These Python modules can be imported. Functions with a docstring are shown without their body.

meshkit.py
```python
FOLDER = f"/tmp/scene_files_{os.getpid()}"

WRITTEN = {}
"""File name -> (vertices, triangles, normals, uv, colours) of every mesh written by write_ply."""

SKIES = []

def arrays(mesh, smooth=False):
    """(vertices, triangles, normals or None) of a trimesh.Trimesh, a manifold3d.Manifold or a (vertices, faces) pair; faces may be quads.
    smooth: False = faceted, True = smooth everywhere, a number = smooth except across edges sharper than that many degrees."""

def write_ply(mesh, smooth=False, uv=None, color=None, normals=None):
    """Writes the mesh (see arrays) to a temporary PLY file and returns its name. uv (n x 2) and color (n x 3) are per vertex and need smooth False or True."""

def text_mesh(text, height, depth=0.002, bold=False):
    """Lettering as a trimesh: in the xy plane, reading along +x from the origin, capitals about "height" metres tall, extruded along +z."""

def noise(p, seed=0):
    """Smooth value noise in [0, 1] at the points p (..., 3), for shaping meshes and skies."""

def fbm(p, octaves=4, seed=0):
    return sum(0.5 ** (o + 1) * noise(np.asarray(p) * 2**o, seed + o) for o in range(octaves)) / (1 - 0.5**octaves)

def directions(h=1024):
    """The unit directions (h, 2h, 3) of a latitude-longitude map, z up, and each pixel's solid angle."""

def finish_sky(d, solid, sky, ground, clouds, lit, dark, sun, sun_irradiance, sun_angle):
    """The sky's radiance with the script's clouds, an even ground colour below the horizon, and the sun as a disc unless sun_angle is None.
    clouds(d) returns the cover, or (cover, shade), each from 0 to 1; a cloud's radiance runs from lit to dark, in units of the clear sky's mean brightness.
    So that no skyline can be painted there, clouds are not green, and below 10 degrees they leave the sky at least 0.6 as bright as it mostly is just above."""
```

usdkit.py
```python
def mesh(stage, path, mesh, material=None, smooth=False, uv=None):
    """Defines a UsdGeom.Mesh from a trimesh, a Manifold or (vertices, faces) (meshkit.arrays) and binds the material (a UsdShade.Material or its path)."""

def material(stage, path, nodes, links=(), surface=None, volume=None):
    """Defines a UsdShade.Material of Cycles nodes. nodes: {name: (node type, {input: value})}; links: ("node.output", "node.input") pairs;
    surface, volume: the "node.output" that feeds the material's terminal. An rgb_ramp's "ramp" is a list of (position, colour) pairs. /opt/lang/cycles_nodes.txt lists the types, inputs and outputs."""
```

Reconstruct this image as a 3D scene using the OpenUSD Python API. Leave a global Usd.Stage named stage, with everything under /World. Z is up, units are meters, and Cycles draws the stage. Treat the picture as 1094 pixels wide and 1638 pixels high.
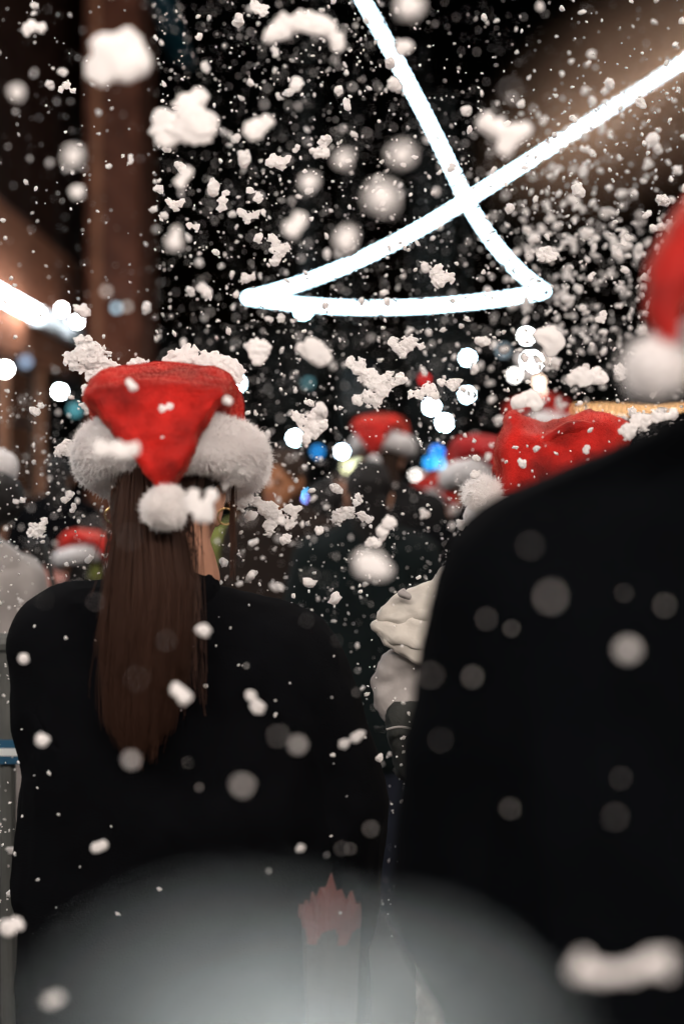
import math, random
import numpy as np, trimesh, manifold3d as m3, usdkit, meshkit
from pxr import Usd, UsdGeom, UsdLux, UsdShade, Gf, Sdf, Vt

stage = Usd.Stage.CreateInMemory()
UsdGeom.SetStageUpAxis(stage, 'Z'); UsdGeom.SetStageMetersPerUnit(stage, 1.0)
UsdGeom.Xform.Define(stage, '/World')
UsdGeom.Scope.Define(stage, '/World/Looks')

# ------------------------------------------------------------------ camera, sky, exposure
CAM = np.array([0.0, 0.0, 1.58]); FOC, APER = 50.0, 24.0
FPX = 1094 * FOC / APER; PITCH = -math.atan((819 - 770) / FPX)
RIGHT = np.array([1.0, 0, 0]); FWD = np.array([0, math.cos(PITCH), math.sin(PITCH)]); UP = np.cross(RIGHT, FWD)
cam = UsdGeom.Camera.Define(stage, '/World/camera')
cam.CreateFocalLengthAttr(FOC); cam.CreateHorizontalApertureAttr(APER)
cam.CreateFStopAttr(1.6); cam.CreateFocusDistanceAttr(2.5); cam.CreateExposureAttr(0.76)
cam.CreateClippingRangeAttr(Gf.Vec2f(0.03, 500))
_m = Gf.Matrix4d(*[float(v) for row in (list(RIGHT) + [0], list(UP) + [0], list(-FWD) + [0], list(CAM) + [1]) for v in row])
cam.AddTransformOp().Set(_m)

sky_mat = usdkit.material(stage, '/World/Looks/night_sky', {
    'sky': ('sky_texture', {'sky_type': 'single_scattering', 'sun_disc': False, 'sun_elevation': -0.03, 'sun_rotation': 2.4}),
    'bg': ('background_shader', {'strength': 0.0012})}, [('sky.color', 'bg.color')], surface='bg.background')
dome = UsdLux.DomeLight.Define(stage, '/World/sky')
UsdShade.MaterialBindingAPI.Apply(dome.GetPrim()).Bind(sky_mat)
dome.GetPrim().SetCustomDataByKey('kind', 'structure')

WARM = (1.0, 0.88, 0.80); COOL = (0.58, 0.86, 1.0)
L_UNSEEN_FESTOON, L_STRIP, L_FIGURE = 600.0, 15.0, 22.0

# ------------------------------------------------------------------ helpers
def at(px, py, d):
    """World point of the pixel (px, py) of the 1094 x 1638 photograph at d metres along the view axis."""
    return CAM + d * (FWD + RIGHT * (px - 547) / FPX + UP * (819 - py) / FPX)
def pxm(d): return d / FPX
_names = {}
def numbered(parent, name):
    k = (str(parent), name); n = _names.get(k, 0); _names[k] = n + 1
    return name if n == 0 else f'{name}_{n:03d}'
def path_of(parent): return '/World' if parent is None else str(parent.GetPath())
def tag(o, label=None, cat=None, group=None, kind=None):
    p = o.GetPrim() if hasattr(o, 'GetPrim') else o
    for k, v in (('label', label), ('category', cat), ('group', group), ('kind', kind)):
        if v: p.SetCustomDataByKey(k, v)
    return p
def obj(name, mesh, mat, parent=None, smooth=35, label=None, cat=None, group=None, kind=None):
    pp = path_of(parent)
    p = usdkit.mesh(stage, f'{pp}/{numbered(pp, name)}', mesh, mat, smooth).GetPrim()
    return tag(p, label, cat, group, kind)
def thing(name, label, cat, loc=(0, 0, 0), group=None, rotz=0.0, scale=None):
    x = UsdGeom.Xform.Define(stage, '/World/' + numbered('/World', name))
    x.AddTranslateOp().Set(Gf.Vec3d(*map(float, loc)))
    if rotz: x.AddRotateZOp().Set(float(rotz))
    if scale: x.AddScaleOp().Set(Gf.Vec3f(*[float(scale)] * 3))
    return tag(x, label, cat, group)
def box(x0, x1, y0, y1, z0, z1):
    b = trimesh.creation.box((x1 - x0, y1 - y0, z1 - z0)); b.apply_translation(((x0 + x1) / 2, (y0 + y1) / 2, (z0 + z1) / 2)); return b
def cat(ms): return trimesh.util.concatenate(ms)
def tube(pts, r, sides=8):
    p = np.asarray(pts, float); r = np.broadcast_to(r, (len(p),)); t = np.gradient(p, axis=0); t /= np.linalg.norm(t, axis=1, keepdims=True) + 1e-9
    ref = np.array([0, 0, 1.0]) if abs(t[:, 2]).mean() < .8 else np.array([1.0, 0, 0])
    a = np.cross(t, ref); a /= np.linalg.norm(a, axis=1, keepdims=True) + 1e-9; b = np.cross(t, a)
    an = np.arange(sides) * 2 * math.pi / sides
    v = p[:, None] + r[:, None, None] * (np.cos(an)[None, :, None] * a[:, None] + np.sin(an)[None, :, None] * b[:, None])
    n = len(p); f = []
    for i in range(n - 1):
        for j in range(sides):
            k = (j + 1) % sides
            f += [[i * sides + j, (i + 1) * sides + j, (i + 1) * sides + k], [i * sides + j, (i + 1) * sides + k, i * sides + k]]
    V = np.vstack([v.reshape(-1, 3), p[:1], p[-1:]]); c0, c1 = len(V) - 2, len(V) - 1
    for j in range(sides):
        k = (j + 1) % sides
        f += [[c0, j, k], [c1, (n - 1) * sides + k, (n - 1) * sides + j]]
    m = trimesh.Trimesh(V, f, process=False); m.fix_normals(); return m
def sph(p, r, seg=16): return m3.Manifold.sphere(r, seg).translate([float(x) for x in p])
def ell(p, r, seg=24): return m3.Manifold.sphere(1.0, seg).scale([float(x) for x in r]).translate([float(x) for x in p])
def hull(*s): return m3.Manifold.batch_hull([sph(p, r) for p, r in s])
def finish(man, edge=0.02, it=12, lamb=0.5):
    if edge: man = man.refine_to_length(edge)
    m = man.to_mesh(); t = trimesh.Trimesh(m.vert_properties[:, :3], m.tri_verts, process=True)
    if it: trimesh.smoothing.filter_taubin(t, lamb=lamb, nu=lamb + .03, iterations=it)
    return t
def wrinkle(t, amp, scale, seed=0):
    """Folds in cloth: pushes the vertices along their normals by noise."""
    v = np.array(t.vertices); n = np.array(t.vertex_normals)
    d = (meshkit.fbm(v * scale, 3, seed) - .5) * 2 * amp
    return trimesh.Trimesh(v + n * d[:, None], t.faces, process=False)
def curves(name, strands, widths, mat, parent, label=None):
    """Hair or fur: strands is (n, k, 3)."""
    pp = path_of(parent); n, k, _ = strands.shape
    c = UsdGeom.BasisCurves.Define(stage, f'{pp}/{numbered(pp, name)}')
    c.CreateTypeAttr('linear'); c.CreateCurveVertexCountsAttr(Vt.IntArray.FromNumpy(np.full(n, k, np.int32)))
    c.CreatePointsAttr(Vt.Vec3fArray.FromNumpy(strands.reshape(-1, 3).astype(np.float32)))
    w = np.broadcast_to(widths, (n, k)).astype(np.float32).ravel()
    c.CreateWidthsAttr(Vt.FloatArray.FromNumpy(np.ascontiguousarray(w))); c.SetWidthsInterpolation('vertex')
    UsdShade.MaterialBindingAPI.Apply(c.GetPrim()).Bind(mat)
    return tag(c, label)
def fur_on(mesh, n, length, rng, droop=0.3, k=4, width=0.0007):
    p, fi = trimesh.sample.sample_surface(mesh, n, seed=int(rng.integers(1e9))); nr = mesh.face_normals[fi]
    d = nr + rng.normal(0, .38, nr.shape) + np.array([0, 0, -droop]); d /= np.linalg.norm(d, axis=1, keepdims=True)
    # neighbouring hairs lean together in tufts
    tuft = np.stack([meshkit.noise(p * 90, s) - .5 for s in (1, 2, 3)], 1)
    d = d + tuft * 1.3; d /= np.linalg.norm(d, axis=1, keepdims=True)
    ln = length * rng.uniform(.5, 1.15, n)
    s = np.linspace(0, 1, k)
    bend = rng.normal(0, .25, (n, 3))
    st = p[:, None] - nr[:, None] * .002 + d[:, None] * (ln[:, None] * s)[..., None] + bend[:, None] * (ln[:, None] * s ** 2)[..., None]
    return st, width * (1 - .75 * s)[None]

# ------------------------------------------------------------------ materials
def mat(name, nodes, links=(), surface='p.BSDF', volume=None):
    return usdkit.material(stage, '/World/Looks/' + name, nodes, links, surface, volume)
def plain(name, col, rough=.6, **kw):
    return mat(name, {'p': ('principled_bsdf', {'base_color': col, 'roughness': rough, **kw})})
def cloth(name, col, var=.25, scale=40, rough=.85, sheen=0.0, bump=.2, bscale=300, tint=(1, 1, 1), spec=.2):
    lo = tuple(c * (1 - var) for c in col); hi = tuple(min(1, c * (1 + var)) for c in col)
    return mat(name, {'g': ('geometry', {}), 'n': ('noise_texture', {'scale': scale, 'detail': 4.0}), 'r': ('rgb_ramp', {'ramp': [(.3, lo), (.7, hi)]}),
                      'n2': ('noise_texture', {'scale': bscale, 'detail': 2.0}), 'b': ('bump', {'strength': bump, 'distance': .004}),
                      'p': ('principled_bsdf', {'roughness': rough, 'sheen_weight': sheen, 'sheen_roughness': .4, 'sheen_tint': tint, 'specular_ior_level': spec})},
               [('g.position', 'n.vector'), ('n.fac', 'r.fac'), ('r.color', 'p.base_color'), ('g.position', 'n2.vector'), ('n2.fac', 'b.height'), ('b.normal', 'p.normal')])
def glow(name, col, strength):
    return mat(name, {'e': ('emission', {'color': col, 'strength': strength})}, surface='e.emission')

M = {}
M['foam_blue'] = mat('bluish_foam', {'d': ('diffuse_bsdf', {'color': (.80, .92, .97)}), 't': ('translucent_bsdf', {'color': (.80, .92, .97)}), 'm': ('mix_closure', {'fac': .4})}, [('d.BSDF', 'm.closure1'), ('t.BSDF', 'm.closure2')], surface='m.closure')  # cool tint put into the colour of the lumps before the lens
M['foam'] = mat('foam', {'g': ('geometry', {}), 'n': ('noise_texture', {'scale': 260.0, 'detail': 3.0}), 'b': ('bump', {'strength': .25, 'distance': .003}),
                         'd': ('diffuse_bsdf', {'color': (.93, .91, .90)}), 't': ('translucent_bsdf', {'color': (.93, .91, .90)}), 'm': ('mix_closure', {'fac': .45})},
                [('g.position', 'n.vector'), ('n.fac', 'b.height'), ('b.normal', 'd.normal'), ('d.BSDF', 'm.closure1'), ('t.BSDF', 'm.closure2')], surface='m.closure')
M['fur'] = mat('white_fur', {'d': ('diffuse_bsdf', {'color': (.95, .93, .92)}), 't': ('translucent_bsdf', {'color': (.95, .93, .92)}), 'm': ('mix_closure', {'fac': .45})},
               [('d.BSDF', 'm.closure1'), ('t.BSDF', 'm.closure2')], surface='m.closure')
M['plush'] = cloth('white_plush', (.62, .61, .62), .06, 60, .9, .2, .8, 180)
M['velvet'] = cloth('red_velvet', (.34, .008, .005), .6, 15, .7, .35, .5, 260, (1, .35, .22))
M['velvet_dark'] = cloth('dark_red_velvet', (.28, .008, .01), .4, 30, .8, .3, .4, 260, (1, .3, .25))
M['black'] = cloth('black_fleece', (.0026, .0029, .0038), .2, 12, 1.0, 0.0, .5, 500, spec=.05)
M['black2'] = cloth('black_jacket_cloth', (.0015, .0019, .0026), .2, 9, 1.0, 0.0, .25, 420, spec=.03)
M['navy'] = cloth('navy_coat_cloth', (.004, .0055, .009), .2, 12, .9, .0, .2, 300)
M['teal'] = cloth('dark_teal_coat_cloth', (.002, .0055, .006), .25, 12, .9, .0, .2, 300)
M['brown'] = cloth('brown_coat_cloth', (.012, .007, .005), .25, 12, .9, .0, .2, 300)
M['charcoal'] = cloth('charcoal_coat_cloth', (.006, .006, .0065), .2, 12, .9, .0, .2, 300)
M['pink'] = cloth('dusty_pink_coat_cloth', (.42, .2, .17), .2, 12, .9, .05, .2, 300)
M['redcoat'] = cloth('red_scarf_wool', (.35, .01, .015), .3, 60, .9, .2, .6, 300)
M['lime'] = cloth('yellow_green_vest_cloth', (.14, .16, .04), .2, 20, .8, 0, .2, 300)
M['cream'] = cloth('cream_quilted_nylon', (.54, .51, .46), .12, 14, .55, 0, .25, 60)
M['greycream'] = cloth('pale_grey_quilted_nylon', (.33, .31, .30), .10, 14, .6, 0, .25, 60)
M['greygreen'] = cloth('grey_green_trouser_cloth', (.04, .043, .040), .2, 12, .8, 0, .3, 160)  # grey-green cloth of the trousers and the cuff
M['denim'] = cloth('dark_denim', (.012, .015, .025), .2, 12, .9, 0, .2, 300)
M['shoe'] = plain('shoe_leather', (.02, .02, .02), .5)
M['skin'] = cloth('skin', (.48, .25, .165), .08, 30, .5, 0, .1, 400)
M['skin2'] = cloth('tanned_skin', (.36, .16, .08), .1, 30, .5, 0, .1, 400)
M['eye'] = plain('eye', (.02, .015, .012), .15)
M['lip'] = plain('lips', (.36, .11, .09), .45)
M['hair_black'] = cloth('black_hair', (.008, .007, .007), .3, 90, .5, 0, .8, 500)
M['hair_dark'] = cloth('dark_brown_hair', (.03, .016, .01), .3, 90, .5, 0, .8, 500)
M['hair_strand'] = mat('long_brown_hair', {'h': ('hair_info', {}), 'w': ('white_noise_texture', {'dimensions': '1D'}), 'r': ('rgb_ramp', {'ramp': [(0, (.012, .0042, .002)), (.6, (.032, .012, .006)), (1, (.12, .055, .028))]}),
                   'p': ('principled_bsdf', {'roughness': .6, 'specular_ior_level': .22})}, [('h.index', 'w.w'), ('w.value', 'r.fac'), ('r.color', 'p.base_color')])
M['gold'] = plain('gold', (.8, .55, .25), .25, metallic=1.0)
M['wood_dark'] = cloth('dark_stained_wood', (.036, .014, .009), .4, 3, .9, 0, .4, 30, spec=.04)
M['wood_red'] = cloth('red_brown_wood', (.17, .062, .038), .35, 3, .8, 0, .3, 30, spec=.06)
M['wood_orange'] = cloth('orange_brown_wood', (.24, .085, .045), .3, 3, .8, 0, .3, 30, spec=.06)
M['wood_post'] = cloth('orange_post_wood', (.36, .15, .08), .2, 3, .6, 0, .3, 30)
M['teal_paint'] = plain('teal_paint', (.02, .11, .14), .5)
M['metal'] = plain('dark_metal', (.03, .035, .035), .45, metallic=.6)
M['galv'] = cloth('galvanised_steel', (.10, .105, .10), .15, 6, .45, 0, .1, 60)
M['plaster'] = cloth('cream_plaster', (.62, .58, .48), .1, 2, .9, 0, .2, 30)
M['stone'] = cloth('dark_stone', (.02, .022, .022), .2, 1.5, .9, 0, .3, 20)
M['paving'] = cloth('wet_dark_paving', (.06, .06, .06), .25, 2, .55, 0, .3, 20)
M['tarmac'] = cloth('dark_asphalt', (.035, .035, .036), .3, 3, .8, 0, .5, 60)
M['glass'] = mat('window_glass', {'f': ('fresnel', {'IOR': 1.45}), 't': ('transparent_bsdf', {}), 'g': ('glossy_bsdf', {'roughness': .02, 'color': (.9, .95, .95)}), 'm': ('mix_closure', {})},
                 [('f.fac', 'm.fac'), ('t.BSDF', 'm.closure1'), ('g.BSDF', 'm.closure2')], surface='m.closure')
M['frost'] = plain('frosted_plastic', (.75, .78, .8), .5)
M['paper'] = cloth('pale_paper', (.06, .055, .054), .1, 20, .8, 0, .3, 90)
M['paper_red'] = cloth('rose_paper', (.15, .06, .055), .15, 20, .8, 0, .3, 90)
M['bluelabel'] = plain('blue_label', (.01, .08, .16), .5)
M['whiteprint'] = plain('white_print', (.7, .75, .75), .5)
M['unseen_fest'] = glow('unseen_warm_bulb_glow', WARM, L_UNSEEN_FESTOON)
M['led'] = glow('cool_led_glow', COOL, L_FIGURE)
M['strip'] = glow('strip_light_glow', (.80, .93, 1.0), L_STRIP)

# ------------------------------------------------------------------ ground and street
def sheet(x0, x1, y0, y1, z): return trimesh.Trimesh([[x0, y0, z], [x1, y0, z], [x1, y1, z], [x0, y1, z]], [[0, 1, 2], [0, 2, 3]], process=False)
obj('ground', sheet(-400, 400, -400, 400, 0.0), M['tarmac'], smooth=False, kind='structure')
obj('pavement', box(-4.0, -2.9, -12, 60, .004, .124), M['paving'], smooth=False, kind='structure')
obj('pavement', box(4.2, 5.3, -12, 60, .004, .124), M['paving'], smooth=False, kind='structure')

# ------------------------------------------------------------------ timber shop building on the left
X0 = -4.0
b = thing('shop_building', 'dark timber shop building with a lit strip along its orange fascia', 'building', (X0, 0, 0))
# local x: 0 = facade plane, negative into the building; y along the street
obj('wall', box(-8, -.12, 4, 22.4, 3.0, 11.0), M['wood_dark'], b, False)
rngb = np.random.default_rng(5)
for i in range(31):                                        # horizontal boards of the upper wall
    z = 4.82 + i * .2
    m = box(-.12, -.02 - .018 * rngb.random(), 4, 22.38, z + .006, z + .194); obj('plank', m, M['wood_dark'] if i % 3 else M['wood_dark'], b, False)
for i in range(6):                                         # fascia boards
    z = 3.1 + i * .283
    obj('plank', box(-.118, .06 + .012 * rngb.random(), 4, 22.36, z + .005, z + .278), M['wood_orange'], b, False)
obj('fascia_cap', box(-.10, .12, 4, 22.37, 4.802, 4.818), M['wood_dark'], b, False)
# pillar that stands out from the facade, its near face made of upright boards
PX0, PX1, PY = at(139, 400, 20.4)[0] - X0, at(222, 400, 20.4)[0] - X0, 20.4
obj('pillar', box(PX0 + .01, PX1 - .01, PY + .03, PY + 1.62, .12, 12.0), M['wood_red'], b, False)
xs = np.linspace(PX0, PX1, 8)
for i in range(7):
    obj('pillar_board', box(xs[i] + .004, xs[i + 1] - .004, PY + .012 * rngb.random(), PY + .028, .13, 12.0), M['wood_red'] if i != 1 else M['wood_post'], b, False)
for i in range(6):
    y0 = PY + .05 + i * .262
    obj('pillar_board', box(PX1 - .008, PX1 + .01 + .01 * rngb.random(), y0 + .004, y0 + .258, .13, 12.0), M['wood_red'], b, False)
ev = obj('roof_eave', box(PX1 + .04, PX1 + .22, 16.0, 24.5, 8.75, 9.05), M['teal_paint'], b, False)
obj('gutter', tube([(PX1 + .30, y, 8.72) for y in np.linspace(16, 24.5, 10)], .08, 8), M['teal_paint'], ev)
# strip light along the fascia, with its end left dark and two spare bulbs
sl = obj('strip_light', box(.16, .28, 2.0, 17.7, 3.60, 3.70), M['strip'], b, False, label='long cool white strip light')  # its nearer run is out of view and lights the crowd from the left
obj('light_bracket', cat([box(.06, .16, y, y + .05, 3.55, 3.75) for y in np.arange(4.5, 22, 1.5)]), M['metal'], sl, False, kind='stuff')
dk = obj('frosted_tube', box(.15, .30, 17.75, 20.3, 3.55, 3.72), M['frost'], b, False, label='unlit frosted end of the strip light')
for y, z in ((18.25, 3.78), (19.3, 3.74)):
    bb = obj('bulb', trimesh.creation.icosphere(2, .034), glow(f'fascia_bulb_{int(y * 10)}', (.9, .95, 1), 70), b, True)
    UsdGeom.Xformable(bb).AddTranslateOp().Set(Gf.Vec3d(.42, y, z))
# shop front: posts, sill wall, framed panes and the room behind
obj('sill_wall', box(-.15, -.02, 4, 20.3, .125, .65), M['wood_dark'], b, False)
posts = [4.2 + 2.1 * i for i in range(8)]
for y in posts: obj('post', box(-.14, .03, y, y + .2, .66, 3.09), M['wood_post'], b, False)
for i in range(7):
    y0, y1 = posts[i] + .2, posts[i + 1]
    fr = obj('window_frame', cat([box(-.11, -.05, y0, y1, .66, .73), box(-.11, -.05, y0, y1, 3.0, 3.08), box(-.11, -.05, y0, y0 + .07, .735, 2.995), box(-.11, -.05, y1 - .07, y1, .735, 2.995), box(-.105, -.055, y0 + .075, y1 - .075, 2.3, 2.36)]), M['metal'], b, False)
    obj('pane', box(-.084, -.078, y0 + .072, y1 - .072, .735, 2.995), M['glass'], fr, False)
obj('room_wall', box(-3.6, -3.5, 4, 20.3, .13, 2.98), M['plaster'], b, False)
obj('room_floor', box(-3.48, -.16, 4, 20.3, .13, .14), M['wood_dark'], b, False)
cur = obj('curtain', cat([box(-.5, -.46 + .02 * math.sin(i * 1.7), 16.55 + i * .1, 16.65 + i * .1, .7, 2.7) for i in range(9)]), M['plaster'], b, False, label='cream curtain lit from inside')
for i, y in enumerate((7.5, 12.2, 16.9)):
    obj('room_lamp', box(-1.3, -.8, y, y + .9, 2.86, 2.92), glow(f'room_lamp_{i}', (1, .88, .68), 14), b, False)
for i, y in enumerate((17.9, 18.5, 19.2)):
    obj('display_box', box(-1.1, -.6, y, y + .4, 1.9 + .1 * i, 2.5), (M['bluelabel'], M['frost'], M['teal_paint'])[i], b, False)

# dark block that closes the far end of the street
fb = thing('far_building', 'dark unlit stone building closing the far end of the street', 'building', (0, 46, 0))
obj('wall', box(-14, 16, 0, 6, 0, 6.5), M['stone'], fb, False)
for i in range(9):
    for z in (1.0, 3.8):
        x = -12.5 + i * 3.1
        w = obj('window', cat([box(x, x + .1, -.05, -.002, z, z + 1.7), box(x + 1.2, x + 1.3, -.05, -.002, z, z + 1.7), box(x + .1, x + 1.2, -.05, -.002, z, z + .1), box(x + .1, x + 1.2, -.05, -.002, z + 1.6, z + 1.7)]), M['metal'], fb, False)
        obj('pane', box(x + .102, x + 1.198, -.03, -.004, z + .102, z + 1.598), plain(f'dark_pane_{i}_{int(z)}', (.01, .012, .014), .1), w, False)

# ------------------------------------------------------------------ LED light figure hung over the street
DF = 16.0
A, B = (397, 476), (872, 466)
def bez(p, n):
    p = [np.array(q, float) for q in p]; t = np.linspace(0, 1, n)[:, None]
    return (1 - t) ** 2 * p[0] + 2 * t * (1 - t) * p[1] + t ** 2 * p[2]
fig2d = [bez([A, (620, 512), B], 200), bez([B, (800, 420), (745, 318)], 100), bez([(745, 318), (660, 130), (500, -140)], 200),
         bez([(500, -140), (980, -330), (1420, -120)], 250), bez([(1420, -120), (1080, 110), (745, 320)], 250), bez([(745, 320), (560, 440), A], 150)]
def fig_depth(x, y): return DF - max(0, x - 745) / 675 * 2.2
fig = np.vstack([[at(x, y, fig_depth(x, y)) for x, y in c] for c in fig2d])
seg = np.r_[0, np.cumsum(np.linalg.norm(np.diff(fig, axis=0), axis=1))]
lf = thing('light_figure', 'big crossed loop of white LED rope light hanging over the crowd', 'light', tuple(at(*A, DF)))
lo = at(*A, DF)
def along(step): s = np.arange(0, seg[-1], step); return np.stack([np.interp(s, seg, fig[:, k]) for k in range(3)], 1)
leds = along(.092)
obj('cable', tube(along(.12) + np.array([0, .035, 0]) - lo, .012, 6), M['metal'], lf)
bulb_mesh = trimesh.creation.icosphere(1, .031)
vis = [p for p in leds]
proto = None
for i, p in enumerate(vis):
    if i < 299:
        path = f'/World/light_figure/{numbered("/World/light_figure", "bulb")}'
        m = bulb_mesh.copy(); m.apply_translation(p - lo); usdkit.mesh(stage, path, m, M['led'], True)
rest = [bulb_mesh.copy() for _ in vis[299:]]
for m, p in zip(rest, vis[299:]): m.apply_translation(p - lo)
if rest: tag(usdkit.mesh(stage, '/World/light_figure/far_bulbs', cat(rest), M['led'], True), kind='stuff')
obj('hanger', cat([tube([at(500, -140, DF) - lo, at(380, -520, DF) - lo], .006, 5), tube([at(1420, -120, 13.8) - lo, at(1500, -520, 13.8) - lo], .006, 5)]), M['metal'], lf)

# unseen strings of warm globe bulbs, placed to light the backs, hats and flakes
def unseen_festoon(label, loc, mat_):
    fs = thing('unseen_festoon_string', label, 'string lights', loc, 'unseen strings of globe bulbs across the street')
    sag = lambda x: .45 * (x / 4.6) ** 2
    obj('cable', tube([(x, 0, sag(x) + .14) for x in np.linspace(-5.2, 5.2, 40)], .008, 6), M['metal'], fs)
    for x in np.linspace(-4.6, 4.6, 15):
        s_ = obj('socket', trimesh.creation.cylinder(.022, .09, sections=10), M['metal'], fs); UsdGeom.Xformable(s_).AddTranslateOp().Set(Gf.Vec3d(x, 0, sag(x) + .09))
        g_ = obj('globe', trimesh.creation.icosphere(2, .06), mat_, fs, True); UsdGeom.Xformable(g_).AddTranslateOp().Set(Gf.Vec3d(x, 0, sag(x)))
unseen_festoon('unseen string of warm globe bulbs behind the camera, lighting backs and flakes', (0.8, -2.2, 4.0), M['unseen_fest'])
unseen_festoon('unseen string of warm globe bulbs high over the crowd, lighting hats from above', (0.3, 5.4, 5.0), glow('unseen_warm_bulb_glow_far', (1, .90, .84), 260.0))

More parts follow.
